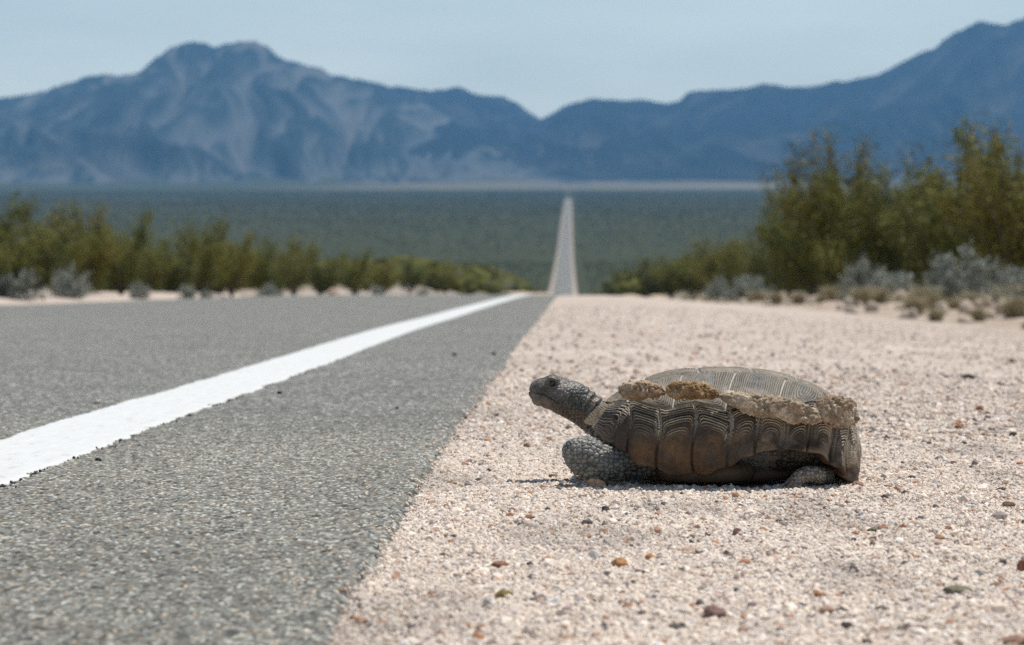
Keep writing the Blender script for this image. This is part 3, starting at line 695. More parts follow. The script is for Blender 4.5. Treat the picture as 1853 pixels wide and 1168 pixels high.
for i, (px, lt, s_) in enumerate([(1265, 3.8, .16), (1345, 3.7, .2), (1425, 3.6, .13), (1470, 4.4, .22), (1540, 3.9, .17), (1590, 4.3, .14), (1655, 3.9, .2), (1700, 4.2, .12), (1745, 4.0, .16), (1815, 4.1, .18), (1630, 4.8, .25), (1780, 4.9, .2)]+[(1220+random.random()*650, 2.8+random.random()*2.0, .05+.10*random.random()) for _ in range(40)]):
    D = FPX*lt/(px-VPX)
    if rk is None:
        v, f = stone_mesh(330, 3); rk = o = mesh_np('rock', v*np.array([1, .8, .6]), f, stone_mat((.40, .33, .27)))
    else: o = rk.copy(); COL.objects.link(o)
    o.location = (lt, D, float(zg(lt, D))+s_*.12); o.scale = (s_*.7,)*3; o.rotation_euler = (.2*i, .1*i, 1.3*i)
    tag(o, 'fist-sized pale rock at the rough gravel edge under the right-hand bushes', 'rock', 'pale rocks on the right bank')

# ------------------------------------------------------------ tortoise
DC, DN = 2.755, 2.66                 # middle plane of the animal and plane of its near flank
TC = Vector((at(1310, 870, DC).x, DC, 0))
def cxz(px, py, D=DC):               # photo point on the plane at distance D, relative to the tortoise's foot point
    p = at(px, py, D)-TC; return np.array([p.x, p.y, p.z])
tort = empty('tortoise', TC, 0, 'desert tortoise on the pale gravel, head raised, dried mud caked along its shell', 'tortoise')
A_, B_ = .1285, .094
TOPS = [(0, .1085), (.25, .1075), (.48, .1015), (.66, .093), (.80, .084), (.89, .0745)]
TOPF = [(0, .1085), (.25, .1075), (.46, .1035), (.64, .0955), (.78, .0855), (.88, .0765)]
TOPR = [(0, .1085), (.25, .107), (.46, .102), (.66, .093), (.81, .082), (.90, .072)]
KEYS = [  # angle from the rear (0) over the near side (90) to the head (180)
 (0, TOPR, [(.955, .056), (.99, .040), (1.0, .024), (.955, .004)]),
 (26, TOPR, [(.955, .054), (.985, .036), (1.0, .019), (1.01, .004)]),
 (42, TOPS, [(.955, .056), (.985, .044), (1.0, .032), (1.03, .019)]),
 (59, TOPS, [(.955, .059), (.985, .051), (1.0, .043), (1.04, .034)]),
 (73, TOPS, [(.955, .060), (.985, .052), (1.0, .045), (1.04, .0375)]),
 (81, TOPS, [(.955, .059), (.985, .050), (1.0, .043), (1.035, .035)]),
 (86, TOPS, [(.957, .059), (.988, .048), (1.0, .039), (1.015, .030)]),
 (91, TOPS, [(.958, .059), (.993, .046), (.995, .033), (.965, .020)]),
 (97, TOPS, [(.960, .059), (.998, .045), (.988, .029), (.910, .0135)]),
 (112, TOPS, [(.960, .059), (.998, .045), (.988, .029), (.910, .0140)]),
 (127, TOPS, [(.950, .061), (.985, .049), (.990, .035), (.955, .022)]),
 (143, TOPF, [(.94, .067), (.975, .058), (1.0, .050), (1.03, .041)]),
 (161, TOPF, [(.93, .071), (.97, .066), (1.0, .061), (1.045, .055)]),
 (180, TOPF, [(.93, .072), (.97, .067), (1.0, .063), (1.03, .058)])]
def shell_point(phi, v):
    """phi in degrees (-180..180), v 0..1 apex to rim, arrays"""
    a = np.abs(phi); ka = np.array([k[0] for k in KEYS], float)
    prof = np.array([list(k[1])+list(k[2]) for k in KEYS])           # (K,10,2)
    i = np.clip(np.searchsorted(ka, a)-1, 0, len(ka)-2); t = (a-ka[i])/(ka[i+1]-ka[i]); t = t*t*(3-2*t)
    vi = np.clip(v*9, 0, 8.9999); j = vi.astype(int); s_ = vi-j
    def P(jj):
        jj = np.clip(jj, 0, 9); q = prof[i, jj]*(1-t)[..., None]+prof[i+1, jj]*t[..., None]; return q
    p0, p1, p2, p3 = P(j-1), P(j), P(j+1), P(j+2)
    p0 = np.where((j == 0)[..., None], p1*2-p2*1, p0); p3 = np.where((j == 8)[..., None], 2*p2-p1, p3)
    s_ = s_[..., None]
    q = .5*((2*p1)+(-p0+p2)*s_+(2*p0-5*p1+4*p2-p3)*s_**2+(-p0+3*p1-3*p2+p3)*s_**3)
    rr, zz = q[..., 0], q[..., 1]
    c, sn = np.cos(np.radians(phi)), np.sin(np.radians(phi)); e = 2/2.5
    x = A_*np.sign(c)*np.abs(c)**e*rr; y = -B_*np.sign(sn)*np.abs(sn)**e*rr
    return x, y, zz
NP, NV = 1500, 330
ph = np.linspace(-180, 180, NP, endpoint=False); vv = np.concatenate([np.linspace(.004, .5, 110), np.linspace(.503, 1, NV-110)])
PH, VV = np.meshgrid(ph, vv)
# spend more columns where the superellipse turns fastest
x, y, z = shell_point(PH, VV)
# longitudinal photo coordinate (as seen on the near wall) used to lay out the scutes
SX = 1310+x/.1285*240
dv = np.sqrt(np.diff(x, axis=0)**2+np.diff(y, axis=0)**2+np.diff(z, axis=0)**2); arc = np.concatenate([np.zeros((1, NP)), np.cumsum(dv, 0)], 0)
arc5 = arc[np.argmin(np.abs(vv-.535))]         # arc length where the marginals begin
zig = .0075*np.abs((((SX-1198)/52.0) % 2)-1)-.0040
d_marg = arc-(arc5[None, :]+zig)
wall = d_marg > 0
MS = np.array([1040, 1105, 1134, 1186, 1248, 1310, 1357, 1404, 1452, 1495, 1525, 1552, 1600.])   # marginal seams, side view
CS = np.array([1000, 1128, 1219, 1314, 1405, 1475, 1640.])                 # costal seams
VS = np.array([1000, 1165, 1262, 1358, 1440, 1640.])                       # vertebral seams
def cell_of(seams, q):
    i = np.clip(np.searchsorted(seams, q)-1, 0, len(seams)-2); return i, q-seams[i], seams[i+1]-q
px2m = .1285/240
# in the front and rear the seams follow the angle instead of x
endf = np.maximum(sstep(150, 164, np.abs(PH)), 0); 
mi, ml, mr = cell_of(MS, SX-4*np.sin((d_marg)*90))
dside_x = np.minimum(ml, mr)*px2m/np.maximum(.35, np.abs(np.sin(np.radians(PH))))
# angular cells at the two ends
aseams = np.array([-200, -163, -141, 0, 141, 163, 200.]); _, al, ar = cell_of(aseams, PH)
dside_a = np.minimum(al, ar)*.0016
rs = np.array([-30, -15, 0, 15, 30.]); _, bl, br = cell_of(rs, np.clip(PH, -29.9, 29.9)); dside_b = np.minimum(bl, br)*.0019
front = np.abs(PH) > 141; rear = np.abs(PH) < 24
dside = np.where(front, dside_a, np.where(rear, dside_b, dside_x))
lat = np.abs(y)
vb_ = arc*1.0                                   # distance from the apex line: vertebrals inside |y|<.036
_, vl, vr = cell_of(VS, SX+25*(lat/.036-.5)*0)
d_vert_edge = .0275-lat-.006*np.cos((SX-1165)/97*2*np.pi)*0
vert = (~wall) & (d_vert_edge > 0)
cost = (~wall) & ~vert
_, cl, cr = cell_of(CS, SX+(lat-.06)*420)
dist = np.where(wall, np.minimum(dside, d_marg*1.0), np.where(vert, np.minimum(np.minimum(vl, vr)*px2m, d_vert_edge), np.minimum(np.minimum(np.minimum(cl, cr)*px2m, -d_vert_edge*1.1), -d_marg*1.0)))
dist = np.maximum(dist, 0)
seam = 1-sstep(.0003, .0018, dist)
wob = .00035*fbm3(x*90, y*90, z*90, 5, 3)
pn = lambda *a: sum(np.maximum(q, 1e-5)**-3. for q in a)**(-1/3.)
rcw = pn(d_marg*1.0, dside*4.5+.0012); rct = pn(np.minimum(cl, cr)*px2m*1.0, np.maximum(-d_vert_edge, 0)*2.2+.0006, np.maximum(-d_marg, 0)*2.0+.0006); rcv = pn(np.minimum(vl, vr)*px2m, np.maximum(d_vert_edge, 0)*1.3+.0004)
cid = np.where(wall, mi*1.0+50*(PH > 0), np.where(vert, 7.3, 20+np.floor(SX/90)*0))
rc = np.where(wall, rcw, np.where(vert, rcv, rct))*(1+.10*np.sin(cid*12.7))+wob*1.6
# growth rings: sharp ridges, irregular spacing
per = np.where(wall, .00275, .00215)
phase = rc/per+.35*fbm3(x*25, y*25, z*25, 8, 2)
tri = np.abs((phase % 1)-.5)*2
hs = (np.sin(np.floor(phase)*127.1+cid*311.7)*43758.5453) % 1
ring = sstep(.25, .80, tri)*np.where(wall, .08+.92*sstep(.30, .62, hs+.25*(rc < .008)), .5+.5*hs)*np.where(wall & (np.abs(PH) > 146), .35, 1)
depth_m = np.where(wall, d_marg, 0)
rc_pre = rc
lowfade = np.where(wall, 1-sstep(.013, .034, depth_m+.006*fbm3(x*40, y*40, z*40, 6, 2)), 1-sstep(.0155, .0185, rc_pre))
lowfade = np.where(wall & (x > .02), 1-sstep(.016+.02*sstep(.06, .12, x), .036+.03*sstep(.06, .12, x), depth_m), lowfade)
ringamp = np.where(wall, .00105, .00050)
hgt = ringamp*(ring-.5)*lowfade*(1-seam)+.00010*(1-lowfade)*(sstep(.3, .7, np.abs((phase*.8 % 1)-.5)*2)-.5)
hgt = hgt-.0026*seam+.0034*sstep(0, .014, dist)*wall+.0010*sstep(0, .012, dist)*(~wall)+.00022*fbm3(x*300, y*300, z*300, 9, 3)
hgt = hgt*sstep(.0, .06, VV)
P = np.stack([x, y, z], -1)
du = np.roll(P, -1, 1)-np.roll(P, 1, 1); dV = np.gradient(P, axis=0); nr = np.cross(dV, du); nr /= np.linalg.norm(nr, axis=2)[..., None]+1e-12
cen_ = P-np.array([0, 0, .03]); sgn = np.sign((nr*cen_).sum(-1).mean()); nr *= sgn
P = P+nr*hgt[..., None]
# colours of the horn, with the sunlit rear flank painted paler
def mixc(a, b, t): return np.asarray(a)*(1-t[..., None])+np.asarray(b)*t[..., None]
blot = sstep(-.35, .5, fbm3(x*38, y*38, z*38, 14, 4)); fineb = .5+.5*fbm3(x*420, y*420, z*420, 15, 2)
rear_lit = sstep(-.005, .06, x)
dk = mixc((.020, .019, .019), (.042, .036, .030), blot); dk = mixc(dk, (.090, .072, .056), rear_lit*.7)
lt = mixc((.50, .43, .33), (.58, .50, .39), rear_lit)
upc = mixc(dk, lt, ring*.85)
low = mixc((.050, .033, .021), (.125, .074, .038), blot); low = mixc(low, (.085, .062, .050), sstep(.2, .8, 1-blot)*.55*(1-rear_lit))
low = mixc(low, (.34, .26, .18), rear_lit*.55*blot)
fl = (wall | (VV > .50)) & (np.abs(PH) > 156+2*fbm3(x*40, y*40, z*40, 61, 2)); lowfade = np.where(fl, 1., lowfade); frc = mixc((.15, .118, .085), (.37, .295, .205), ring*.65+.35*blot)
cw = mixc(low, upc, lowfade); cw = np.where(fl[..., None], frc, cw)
areo = mixc((.10, .105, .108), (.18, .17, .15), blot)
ctop = mixc(mixc((.055, .051, .047), (.115, .100, .078), blot), (.34, .295, .23), ring*.8); ctop = mixc(ctop, areo, (1-lowfade)*(.45+.35*blot))
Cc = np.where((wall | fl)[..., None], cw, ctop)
scol = mixc((.46, .44, .40), (.05, .045, .04), sstep(.015, .045, depth_m)*wall)
Cc = mixc(Cc, scol, seam*.8)
dustn = sstep(.1, .7, fbm3(x*55, y*55, z*55, 19, 4))*.30
Cc = mixc(Cc, (.40, .34, .28), dustn*np.where(wall & (x < .03), .15, .7))
Cc = Cc*(.86+.28*np.clip(fineb, 0, 1))[..., None]
lobe = np.clip(np.minimum(dside_a/.010, 1), 0, 1)*front+np.clip(dside_x/.010, 0, 1)*(~front)
scal = (1+.035*(lobe**.6-.75)*sstep(.75, 1, VV)*sstep(118, 150, np.abs(PH))+.022*(lobe**.6-.75)*sstep(.8, 1, VV)*sstep(84, 60, np.abs(PH)))
P[..., 0] *= scal; P[..., 1] *= scal; P[..., 2] -= .0035*(lobe**.6-.5)*sstep(.75, 1, VV)*np.maximum(sstep(118, 150, np.abs(PH)), sstep(84, 60, np.abs(PH))*.6)
# underside lip: roll the rim inwards so the shell has a thickness
rim = P[-1]; inn = []
for k_, (sc_, dz_) in enumerate([(.985, -.0012), (.955, -.0002), (.93, .003), (.89, .007), (.80, .011), (.55, .015)]):
    q = rim.copy(); q[:, 0] *= sc_; q[:, 1] *= sc_; q[:, 2] += dz_; inn.append(q)
P2 = np.concatenate([P, np.stack(inn)], 0); C2 = np.concatenate([Cc, np.broadcast_to(np.array([.10, .06, .038]), (len(inn), NP, 3))], 0)
V_ = P2.reshape(-1, 3); F_ = grid_faces(P2.shape[0], NP, True)
# close the apex
apex = len(V_); V_ = np.vstack([V_, P[0].mean(0)+[0, 0, .0001]]); C_ = np.vstack([C2.reshape(-1, 3), Cc[0].mean(0)])
cap = np.stack([np.arange(NP), (np.arange(NP)+1) % NP, np.full(NP, apex), np.full(NP, apex)], 1)
m, n, b = mat('shell_horn', .55, .35)
a = node(n, 'ShaderNodeAttribute'); a.attribute_name = 'col'
rz_ = ramp(n, noise(n, 900, 4, .6).outputs[0], [(.3, (.82, .82, .82)), (.7, (1.05, 1.05, 1.05))]); n.links.new(mul(n, a.outputs['Color'], rz_.outputs[0]), b.inputs['Base Color'])
rr = ramp(n, noise(n, 120, 4, .6).outputs[0], [(.3, (.5,)*3), (.7, (.85,)*3)]); n.links.new(rr.outputs[0], b.inputs['Roughness'])
bump(n, b, noise(n, 1500, 4, .6).outputs[0], .0002, .7)
M_SHELL = m
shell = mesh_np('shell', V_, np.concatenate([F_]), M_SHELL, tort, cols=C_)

# plastron and bridges
def disc(cx_, a_, b_, z0, z1, n_=64):
    th = np.arange(n_)/n_*2*np.pi; ring_ = []
    for s_, zz in ((.02, z0), (.8, z0), (.95, z0+.002), (1, (z0+z1)/2), (.96, z1), (.02, z1)):
        rr_ = 1-.12*np.cos(2*th)*0
        ring_.append(np.stack([cx_+a_*s_*np.sign(np.cos(th))*np.abs(np.cos(th))**.75, b_*s_*np.sign(np.sin(th))*np.abs(np.sin(th))**.75, np.full(n_, zz)], 1))
    return np.concatenate(ring_), grid_faces(6, n_, True)
v, f = disc(-.012, .088, .058, .0020, .016); v2, f2_ = disc(-.020, .055, .083, .003, .021)
vj, fj = join_np([(v, f), (v2, f2_)])
pl = mesh_np('plastron', vj, fj, plain_mat('plastron_horn', (.05, .036, .026), (.10, .07, .045), 60, .7), tort)

# ---- soft body: lofts fused by a voxel remesh into one skin
def loft(st, k=28, up=(0, 0, 1)):
    """st: (centre, half-width sideways, half-height) stations"""
    C = np.array([s_[0] for s_ in st], float); W = np.array([s_[1] for s_ in st], float); H = np.array([s_[2] for s_ in st], float)
    # resample smoothly
    L_ = np.concatenate([[0], np.cumsum(np.linalg.norm(np.diff(C, axis=0), axis=1))]); q = np.linspace(0, L_[-1], len(st)*5)
    fx = [pchip(L_, C[:, i])(q) for i in range(3)]; C = np.stack(fx, 1); W = pchip(L_, W)(q); H = pchip(L_, H)(q)
    t = np.gradient(C, axis=0); t /= np.linalg.norm(t, axis=1)[:, None]
    u_ = np.array(up, float); s = np.cross(t, u_); s /= np.linalg.norm(s, axis=1)[:, None]; u2 = np.cross(s, t)
    th = np.arange(k)/k*2*np.pi; c_, s__ = np.cos(th), np.sin(th); e = .9
    ring_ = C[:, None]+(np.sign(c_)*np.abs(c_)**e)[None, :, None]*W[:, None, None]*s[:, None]+(np.sign(s__)*np.abs(s__)**e)[None, :, None]*H[:, None, None]*u2[:, None]
    v = ring_.reshape(-1, 3); f = grid_faces(len(C), k, True); o = len(v)
    v = np.vstack([v, C[0]-t[0]*W[0]*.3, C[-1]+t[-1]*W[-1]*.3]); tri_ = []
    j = np.arange(k); j2 = (j+1) % k; b0 = (len(C)-1)*k
    capA = np.stack([j2, j, np.full(k, o), np.full(k, o)], 1); capB = np.stack([b0+j, b0+j2, np.full(k, o+1), np.full(k, o+1)], 1)
    return v, f, capA, capB
def st(px, ytop, ybot, w_, D=DC):
    p0, p1 = cxz(px, ytop, D), cxz(px, ybot, D); return ((p0+p1)/2, w_, abs(p0[2]-p1[2])/2)
head = [st(964.5, 684, 708, .0072), st(967, 681, 715, .0090), st(973, 680, 725, .0105), st(982, 679, 734, .0125), st(994, 679, 740, .0145), st(1006, 682, 744, .0165), st(1020, 686, 751, .0175),
        st(1034, 690, 758, .0170), st(1048, 699, 766, .0150), st(1062, 710, 775, .0145), st(1078, 722, 787, .0155), st(1100, 732, 800, .019), st(1130, 738, 812, .025), st(1170, 745, 835, .040), st(1230, 745, 862, .058)]
trunk = [(cxz(1180, 815), .045, .020), (cxz(1240, 810), .060, .026), (cxz(1320, 808), .064, .030), (cxz(1400, 808), .062, .028), (cxz(1460, 815), .052, .024), (cxz(1510, 825), .035, .016)]
def lp(L_, near=True):
    out = []
    for px, py, D, wr, hr in L_:
        p = cxz(px, py, D)
        if not near: p[1] = -p[1]
        out.append((p, wr, hr))
    return out
fl_n = lp([(1190, 822, 2.715, .017, .020), (1150, 832, 2.705, .0175, .0185), (1115, 839, 2.70, .0175, .0165), (1085, 836, 2.698, .0180, .0185), (1064, 828, 2.698, .0185, .0190), (1046, 819, 2.700, .0170, .0165), (1034, 811, 2.702, .0130, .0110), (1028, 807, 2.704, .008, .006)])
foot_n = lp([(1075, 826, 2.702, .013, .014), (1060, 838, 2.700, .0135, .0125), (1049, 847, 2.698, .013, .010), (1042, 853, 2.697, .010, .007)])
fl_f = lp([(1190, 822, 2.715, .018, .020), (1150, 832, 2.70, .019, .020), (1120, 842, 2.695, .019, .018), (1100, 850, 2.692, .018, .016), (1085, 858, 2.69, .014, .010)], False)
hl_n = lp([(1395, 818, 2.745, .020, .020), (1440, 826, 2.735, .019, .019), (1485, 842, 2.722, .014, .014), (1490, 858, 2.704, .0105, .0105), (1478, 861, 2.688, .0085, .0080), (1464, 858, 2.676, .0080, .0072), (1450, 862, 2.669, .0074, .0064), (1440, 871, 2.665, .0068, .0056), (1435, 878, 2.663, .0055, .0045)])
hl_f = lp([(1400, 815, 2.72, .022, .022), (1450, 828, 2.70, .022, .022), (1492, 848, 2.69, .018, .018), (1475, 866, 2.685, .014, .012), (1450, 878, 2.68, .011, .006)], False)
tail = [(cxz(1500, 835), .012, .012), (cxz(1535, 858), .008, .008), (cxz(1546, 872), .004, .004)]
pieces = [loft(q) for q in (head, trunk, fl_n, fl_f, hl_n, hl_f, tail, foot_n)]
# brow and cheek swellings
def blob(c, r_):
    v, f = ico(3); return v*np.array(r_)+np.array(c), f
faces = []; vs = []; o = 0
import bmesh
me = bpy.data.meshes.new('body')
allv, allf = [], []
for v, f, ca_, cb_ in pieces:
    allv.append(v); allf += [tuple(int(q)+o for q in r_) for r_ in f]+[tuple(int(q)+o for q in r_[:3]) for r_ in ca_]+[tuple(int(q)+o for q in r_[:3]) for r_ in cb_]; o += len(v)
ex = cxz(1000, 692)
for sy in (-1, 1):
    for c, r_ in (((ex[0], sy*.0118, ex[2]+.0016), (.0068, .0042, .0052)), ((cxz(1022, 716)[0], sy*.0125, cxz(1022, 716)[2]), (.012, .0062, .011)), ((cxz(985, 722)[0], sy*.0065, cxz(985, 722)[2]), (.011, .0055, .006))):
        v, f = blob(c, r_); allv.append(v); allf += [tuple(int(q)+o for q in x_) for x_ in f]; o += len(v)
# lower jaw and beak tip
for c, r_ in [(cxz(976, 724), (.0075, .0075, .0060))]:
    v, f = blob(c, r_); allv.append(v); allf += [tuple(int(q)+o for q in x_) for x_ in f]; o += len(v)
me.from_pydata(np.concatenate(allv).tolist(), [], allf)
tmp = bpy.data.objects.new('body_raw', me); COL.objects.link(tmp)
rm = tmp.modifiers.new('r', 'REMESH'); rm.mode = 'VOXEL'; rm.voxel_size = .00078
sm = tmp.modifiers.new('s', 'SMOOTH'); sm.factor = .5; sm.iterations = 9
dg = bpy.context.evaluated_depsgraph_get(); ev = tmp.evaluated_get(dg); bm_ = bpy.data.meshes.new_from_object(ev)
bpy.data.objects.remove(tmp)
nv = len(bm_.vertices); co = np.empty(nv*3, np.float32); bm_.vertices.foreach_get('co', co); co = co.reshape(-1, 3).astype(float)
no = np.empty(nv*3, np.float32); bm_.vertices.foreach_get('normal', no); no = no.reshape(-1, 3).astype(float)
X_, Y_, Z_ = co.T
ppx = 1310+X_*1868.; 
def inpx(px, py, D=DC): return cxz(px, py, D)
isleg = (Z_ < .052) & (X_ < -.085) & (Y_ < 0) & (Z_ < .052+(X_+.12)*(-.9)); isleg = (Z_ < .050) & (X_ < -.06)
ishead = (~isleg) & (X_ < -.135+.002)
isneck = (~isleg) & (~ishead) & (X_ < -.06)
hind = (X_ > .04) & (np.abs(Y_) > .045)
sc = np.where(isleg, 1/.0046, np.where(ishead, 1/.0026, np.where(hind, 1/.0042, 1/.0019)))
f1 = np.zeros(nv); f2 = np.zeros(nv); r1 = np.zeros(nv)
for msk, s_, sd in ((isleg, 1/.0051, 1), (ishead, 1/.0030, 2), (hind & ~isleg, 1/.0040, 3), (~(isleg | ishead | hind), 1/.0018, 4)):
    a_, b__, c__ = cell3(X_[msk]*s_, Y_[msk]*s_, Z_[msk]*s_*(1.15 if sd == 1 else 1), sd); f1[msk], f2[msk], r1[msk] = a_, b__, c__
groove = 1-sstep(.02, .22, f2-f1)
face_w = sstep(cxz(1010, 0)[0], cxz(990, 0)[0], X_)*ishead          # snout is smoother
amp = np.where(isleg, .0011, np.where(ishead, .00065, np.where(hind, .0009, .00040)))*(1-.55*face_w)
disp = amp*((1-np.minimum(f1, 1)**2)*1.2-groove*.9-.3)+.00025*fbm3(X_*260, Y_*260, Z_*260, 3, 3)
# neck folds across the throat
disp += isneck*.0007*np.sin((X_*.8-Z_*.6)*900+2*fbm3(X_*60, Y_*60, Z_*60, 7, 2))
# mouth line
pm = [(961, 708), (972, 711), (984, 713), (996, 719), (1006, 726), (1012, 728)]
pmx = np.array([cxz(*q)[0] for q in pm]); pmz = np.array([cxz(*q)[2] for q in pm])
mz = np.interp(X_, pmx, pmz); mouth = np.exp(-((Z_-mz)/.00065)**2)*(X_ < pmx[-1])*ishead
disp -= mouth*.0015
# eye socket
ec = np.array([ex[0], 0, ex[2]]); de = np.hypot(X_-ec[0], (Z_-ec[2])*1.25)
sockd = np.exp(-(de/.0062)**2)*ishead*(np.abs(Y_) > .004); sock = np.exp(-(de/.0038)**2)*ishead*(np.abs(Y_) > .004); lid = np.exp(-((de-.0052)/.0011)**2)*ishead*(np.abs(Y_) > .004)
disp -= sock*.0030; disp += lid*.0010
nosd = np.hypot(X_-cxz(966.5, 0)[0], Z_-cxz(0, 689)[2]); disp -= np.exp(-(nosd/.0011)**2)*(np.abs(np.abs(Y_)-.003) < .0022)*.0012
co = co+no*disp[:, None]
bm_.vertices.foreach_set('co', co.astype(np.float32).ravel())
grey = np.array([.105, .112, .112]); pale = np.array([.25, .265, .26]); brn = np.array([.125, .088, .060]); dkc = np.array([.035, .034, .033])
t = (.35+.65*r1)[:, None]
C = dkc*(1-t)+pale*t*.75+0
C = np.where(isleg[:, None], dkc*.7+(np.array([.20, .215, .205])-dkc)*(.45+.55*r1)[:, None], C)
up_ = sstep(-.1, .6, no[:, 2])
headc = np.array([.026, .025, .023])*(1-t)+np.array([.16, .168, .158])*t
C = np.where(ishead[:, None], headc, C)
jawm = sstep(.0005, -.006, Z_-np.interp(X_, np.append(pmx, pmx[-1]+.03), np.append(pmz, pmz[-1]-.006)))*ishead
C = C*(1-.75*jawm[:, None])+np.array([.15, .10, .068])*.75*jawm[:, None]
C = np.where(isneck[:, None], np.array([.085, .068, .055])+.05*r1[:, None], C)
C = C*(1-face_w[:, None]*.55)+np.array([.105, .082, .060])*face_w[:, None]*.55
ftm = (sstep(-.064, -.072, Y_)*sstep(.045, .035, Z_)*sstep(cxz(1492, 0)[0], cxz(1478, 0)[0], X_))[:, None]; hindc = (np.array([.055, .046, .038])*(1-ftm)+np.array([.33, .28, .225])*ftm)*(.6+.5*r1[:, None]); C = np.where(hind[:, None], hindc, C)  # leg behind the foot dark: its shade under the shell put into colour
C = C*(1-.72*groove[:, None])
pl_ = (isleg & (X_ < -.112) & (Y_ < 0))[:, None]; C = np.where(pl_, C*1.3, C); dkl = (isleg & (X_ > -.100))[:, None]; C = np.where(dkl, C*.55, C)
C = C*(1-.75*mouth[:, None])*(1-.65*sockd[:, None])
nz_ = fbm3(X_*150, Y_*150, Z_*150, 33, 4); C = C*(1+.22*nz_[:, None]); C = np.clip(C*np.where(hind, 1, .84)[:, None], .01, .8)
dust = sstep(.0, .8, fbm3(X_*70, Y_*70, Z_*70, 36, 4))[:, None]*.25; C = C*(1-dust)+np.array([.36, .31, .26])*dust
ca_ = bm_.color_attributes.new('col', 'FLOAT_COLOR', 'POINT'); cc = np.ones((nv, 4), np.float32); cc[:, :3] = C; ca_.data.foreach_set('color', cc.ravel())
bm_.polygons.foreach_set('use_smooth', np.ones(len(bm_.polygons), bool)); bm_.materials.clear()
m, n, b = mat('scaly_skin', .45, .5)
a = node(n, 'ShaderNodeAttribute'); a.attribute_name = 'col'
rz_ = ramp(n, noise(n, 1300, 4, .6).outputs[0], [(.3, (.75,)*3), (.7, (1.1,)*3)]); n.links.new(mul(n, a.outputs['Color'], rz_.outputs[0]), b.inputs['Base Color'])
bump(n, b, noise(n, 2200, 3, .6).outputs[0], .0002, .8)
bm_.materials.append(m); bm_.update()
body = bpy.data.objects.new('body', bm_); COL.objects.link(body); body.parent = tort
# eyes
m, n, b = mat('eye', .08, .6); r_ = ramp(n, noise(n, 300).outputs[0], [(.4, (.010, .008, .006)), (.7, (.03, .02, .01))]); n.links.new(r_.outputs[0], b.inputs['Base Color'])
for sy in (-1, 1):
    v, f = ico(4); mesh_np('eye', v*.0034+np.array([ex[0], sy*.0118, ex[2]]), f, m, tort)
# claws
M_CLAW = plain_mat('claw', (.10, .08, .06), (.30, .25, .19), 200, .5)
def claw(tip, base, r0):
    tip, base = np.array(tip), np.array(base); t = np.linspace(0, 1, 7)[:, None]; mid_ = (tip+base)/2+np.array([-.0008, 0, .0016])
    P_ = (1-t)**2*base+2*t*(1-t)*mid_+t*t*tip; v, f = tube_np(P_, r0*(1-t[:, 0]**1.6*.88), 10); return mesh_np('claw', v, f, M_CLAW, tort)
for i, (bx, by, tx, ty, D) in enumerate([(1040, 846, 1033, 857, 2.688), (1045, 851, 1040, 864, 2.685), (1051, 856, 1049, 869, 2.686), (1058, 858, 1059, 871, 2.688), (1042, 843, 1037, 852, 2.700)]):
    claw(cxz(tx, ty, D), cxz(bx, by, D+.004), .0026)
for i, (bx, by, tx, ty, D) in enumerate([(1436, 872, 1419, 893, 2.656), (1441, 877, 1429, 894, 2.654), (1448, 880, 1440, 895, 2.654), (1433, 868, 1415, 886, 2.664)]):
    claw(cxz(tx, ty, D), cxz(bx, by, D+.003), .0029)

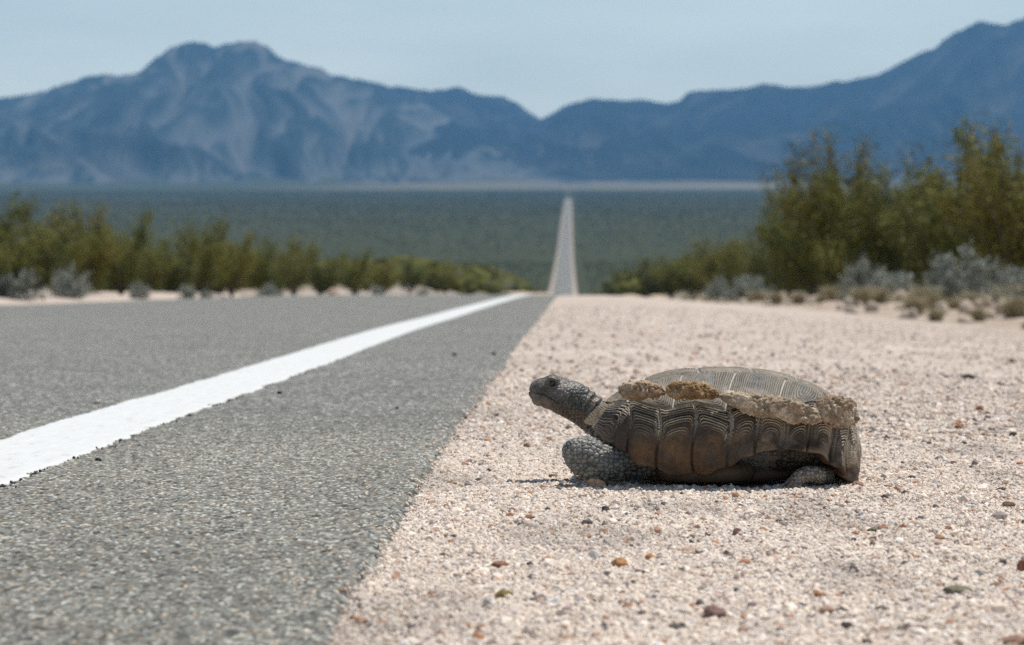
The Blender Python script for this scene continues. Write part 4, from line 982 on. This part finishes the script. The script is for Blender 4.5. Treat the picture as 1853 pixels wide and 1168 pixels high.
# ---- dried mud crust caked along the shoulder of the shell
M_MUD1 = attr_mat('dried_mud', .97, .05, .35, 500, 900, .0009)
def mud(path, seed, colA, colB):
    """path: (px, ytop, ybot, outward) on the near shoulder"""
    Pt = np.array(path, float); q = np.linspace(0, 1, 150); L_ = np.linspace(0, 1, len(Pt))
    px_, yt, yb, ow = (np.interp(q, L_, Pt[:, i]) for i in range(4))
    cen2, hh_, ax = [], [], []
    for a_, t_, b__, w_ in zip(px_, yt, yb, ow):
        X0 = cxz(a_, 0, 2.675)[0]
        rr_ = min(abs(X0)/A_, .97); yw = -B_*(1-rr_**2.5)**(1/2.5)*.945
        D_ = DC+yw; p0 = cxz(a_, t_, D_); p1 = cxz(a_, b__, D_); c_ = (p0+p1)/2; cen2.append(c_+np.array([0, -.0005-w_*.5, 0])); hh_.append(max(abs(p0[2]-p1[2])/2-.0014, .002))
    C_ = np.array(cen2); C_[:, 1] = np.convolve(np.pad(C_[:, 1], 6, 'edge'), np.ones(13)/13, 'valid')
    H_ = np.array(hh_)*np.minimum(1, np.sin(np.pi*q)**.35*1.02+.02); W_ = (ow*.75+.0065)*np.minimum(1, np.sin(np.pi*q)**.4+.05)
    t = np.gradient(C_, axis=0); t /= np.linalg.norm(t, axis=1)[:, None]; s = np.cross(t, [0, 0, 1.]); s /= np.linalg.norm(s, axis=1)[:, None]; u2 = np.cross(s, t)
    k = 110; th = np.arange(k)/k*2*np.pi; c_, s_ = np.cos(th), np.sin(th); e = .55
    v = (C_[:, None]+(np.sign(c_)*np.abs(c_)**e)[None, :, None]*W_[:, None, None]*s[:, None]+(np.sign(s_)*np.abs(s_)**e)[None, :, None]*H_[:, None, None]*u2[:, None]).reshape(-1, 3)
    dirn = v-np.repeat(C_, k, 0); L2 = np.linalg.norm(dirn, axis=1)[:, None]+1e-9; dirn /= L2
    x_, y_, z_ = v.T
    nzv = .0030*fbm3(x_*85, y_*85, z_*85, seed, 3, .6)+.0014*fbm3(x_*420, y_*420, z_*420, seed+7, 3, .6)
    g1_, g2_, gr = cell3(x_*330, y_*330, z_*330, seed+2)
    nzv = nzv+.0011*(gr > .5)*(1-np.minimum(g1_*1.5, 1)**2)
    v = v+dirn*nzv[:, None]
    mixv = sstep(-.4, .5, fbm3(x_*60, y_*60, z_*60, seed+3, 3))[:, None]; c = np.array(colA)*(1-mixv)+np.array(colB)*mixv
    c = c*(.8+.4*gr[:, None]); return mesh_np('mud_crust', v, grid_faces(150, k, True), M_MUD1, tort, cols=c)
mud([(1126, 700, 718, .003), (1140, 691, 722, .007), (1165, 688, 723, .008), (1190, 694, 722, .007), (1204, 701, 718, .005)], 201, (.30, .21, .14), (.50, .40, .30))
o = mud([(1206, 700, 720, .004), (1222, 689, 724, .008), (1240, 691, 724, .009), (1265, 693, 724, .009), (1284, 697, 725, .008), (1300, 705, 723, .006)], 211, (.25, .155, .08), (.43, .31, .19)); o['label'] = 'orange-brown mud lump'
mud([(1296, 708, 724, .003), (1312, 706, 731, .008), (1345, 707, 744, .010), (1375, 712, 752, .010), (1385, 713, 756, .010), (1415, 717, 760, .012), (1445, 727, 766, .012), (1470, 736, 768, .010), (1490, 742, 764, .006)], 221, (.38, .30, .215), (.58, .485, .375))
mud([(1466, 738, 756, .004), (1484, 724, 762, .010), (1500, 717, 766, .013), (1516, 716, 773, .013), (1528, 716, 777, .012), (1534, 722, 770, .008)], 231, (.30, .22, .155), (.54, .445, .34))

# ------------------------------------------------------------ haze
hz = []
x0, x1, y0, y1, z0, z1 = -13200, 13200, -2700, 15600, -32, 1750
v = np.array([(a_, b__, c_) for c_ in (z0, z1) for b__ in (y0, y1) for a_ in (x0, x1)], float)
f = np.array([(0, 2, 3, 1), (4, 5, 7, 6), (0, 1, 5, 4), (2, 6, 7, 3), (0, 4, 6, 2), (1, 3, 7, 5)])
m = bpy.data.materials.new('haze_air'); m.use_nodes = True; nt = m.node_tree; nt.nodes.clear()
ou = nt.nodes.new('ShaderNodeOutputMaterial'); pv = nt.nodes.new('ShaderNodeVolumePrincipled')
pv.inputs['Color'].default_value = (.20, .51, .93, 1); pv.inputs['Density'].default_value = 4.8e-5; pv.inputs['Anisotropy'].default_value = .1
nt.links.new(pv.outputs[0], ou.inputs['Volume'])
hzo = mesh_np('haze', v, f, m, smooth=False); tag(hzo, kind='stuff')
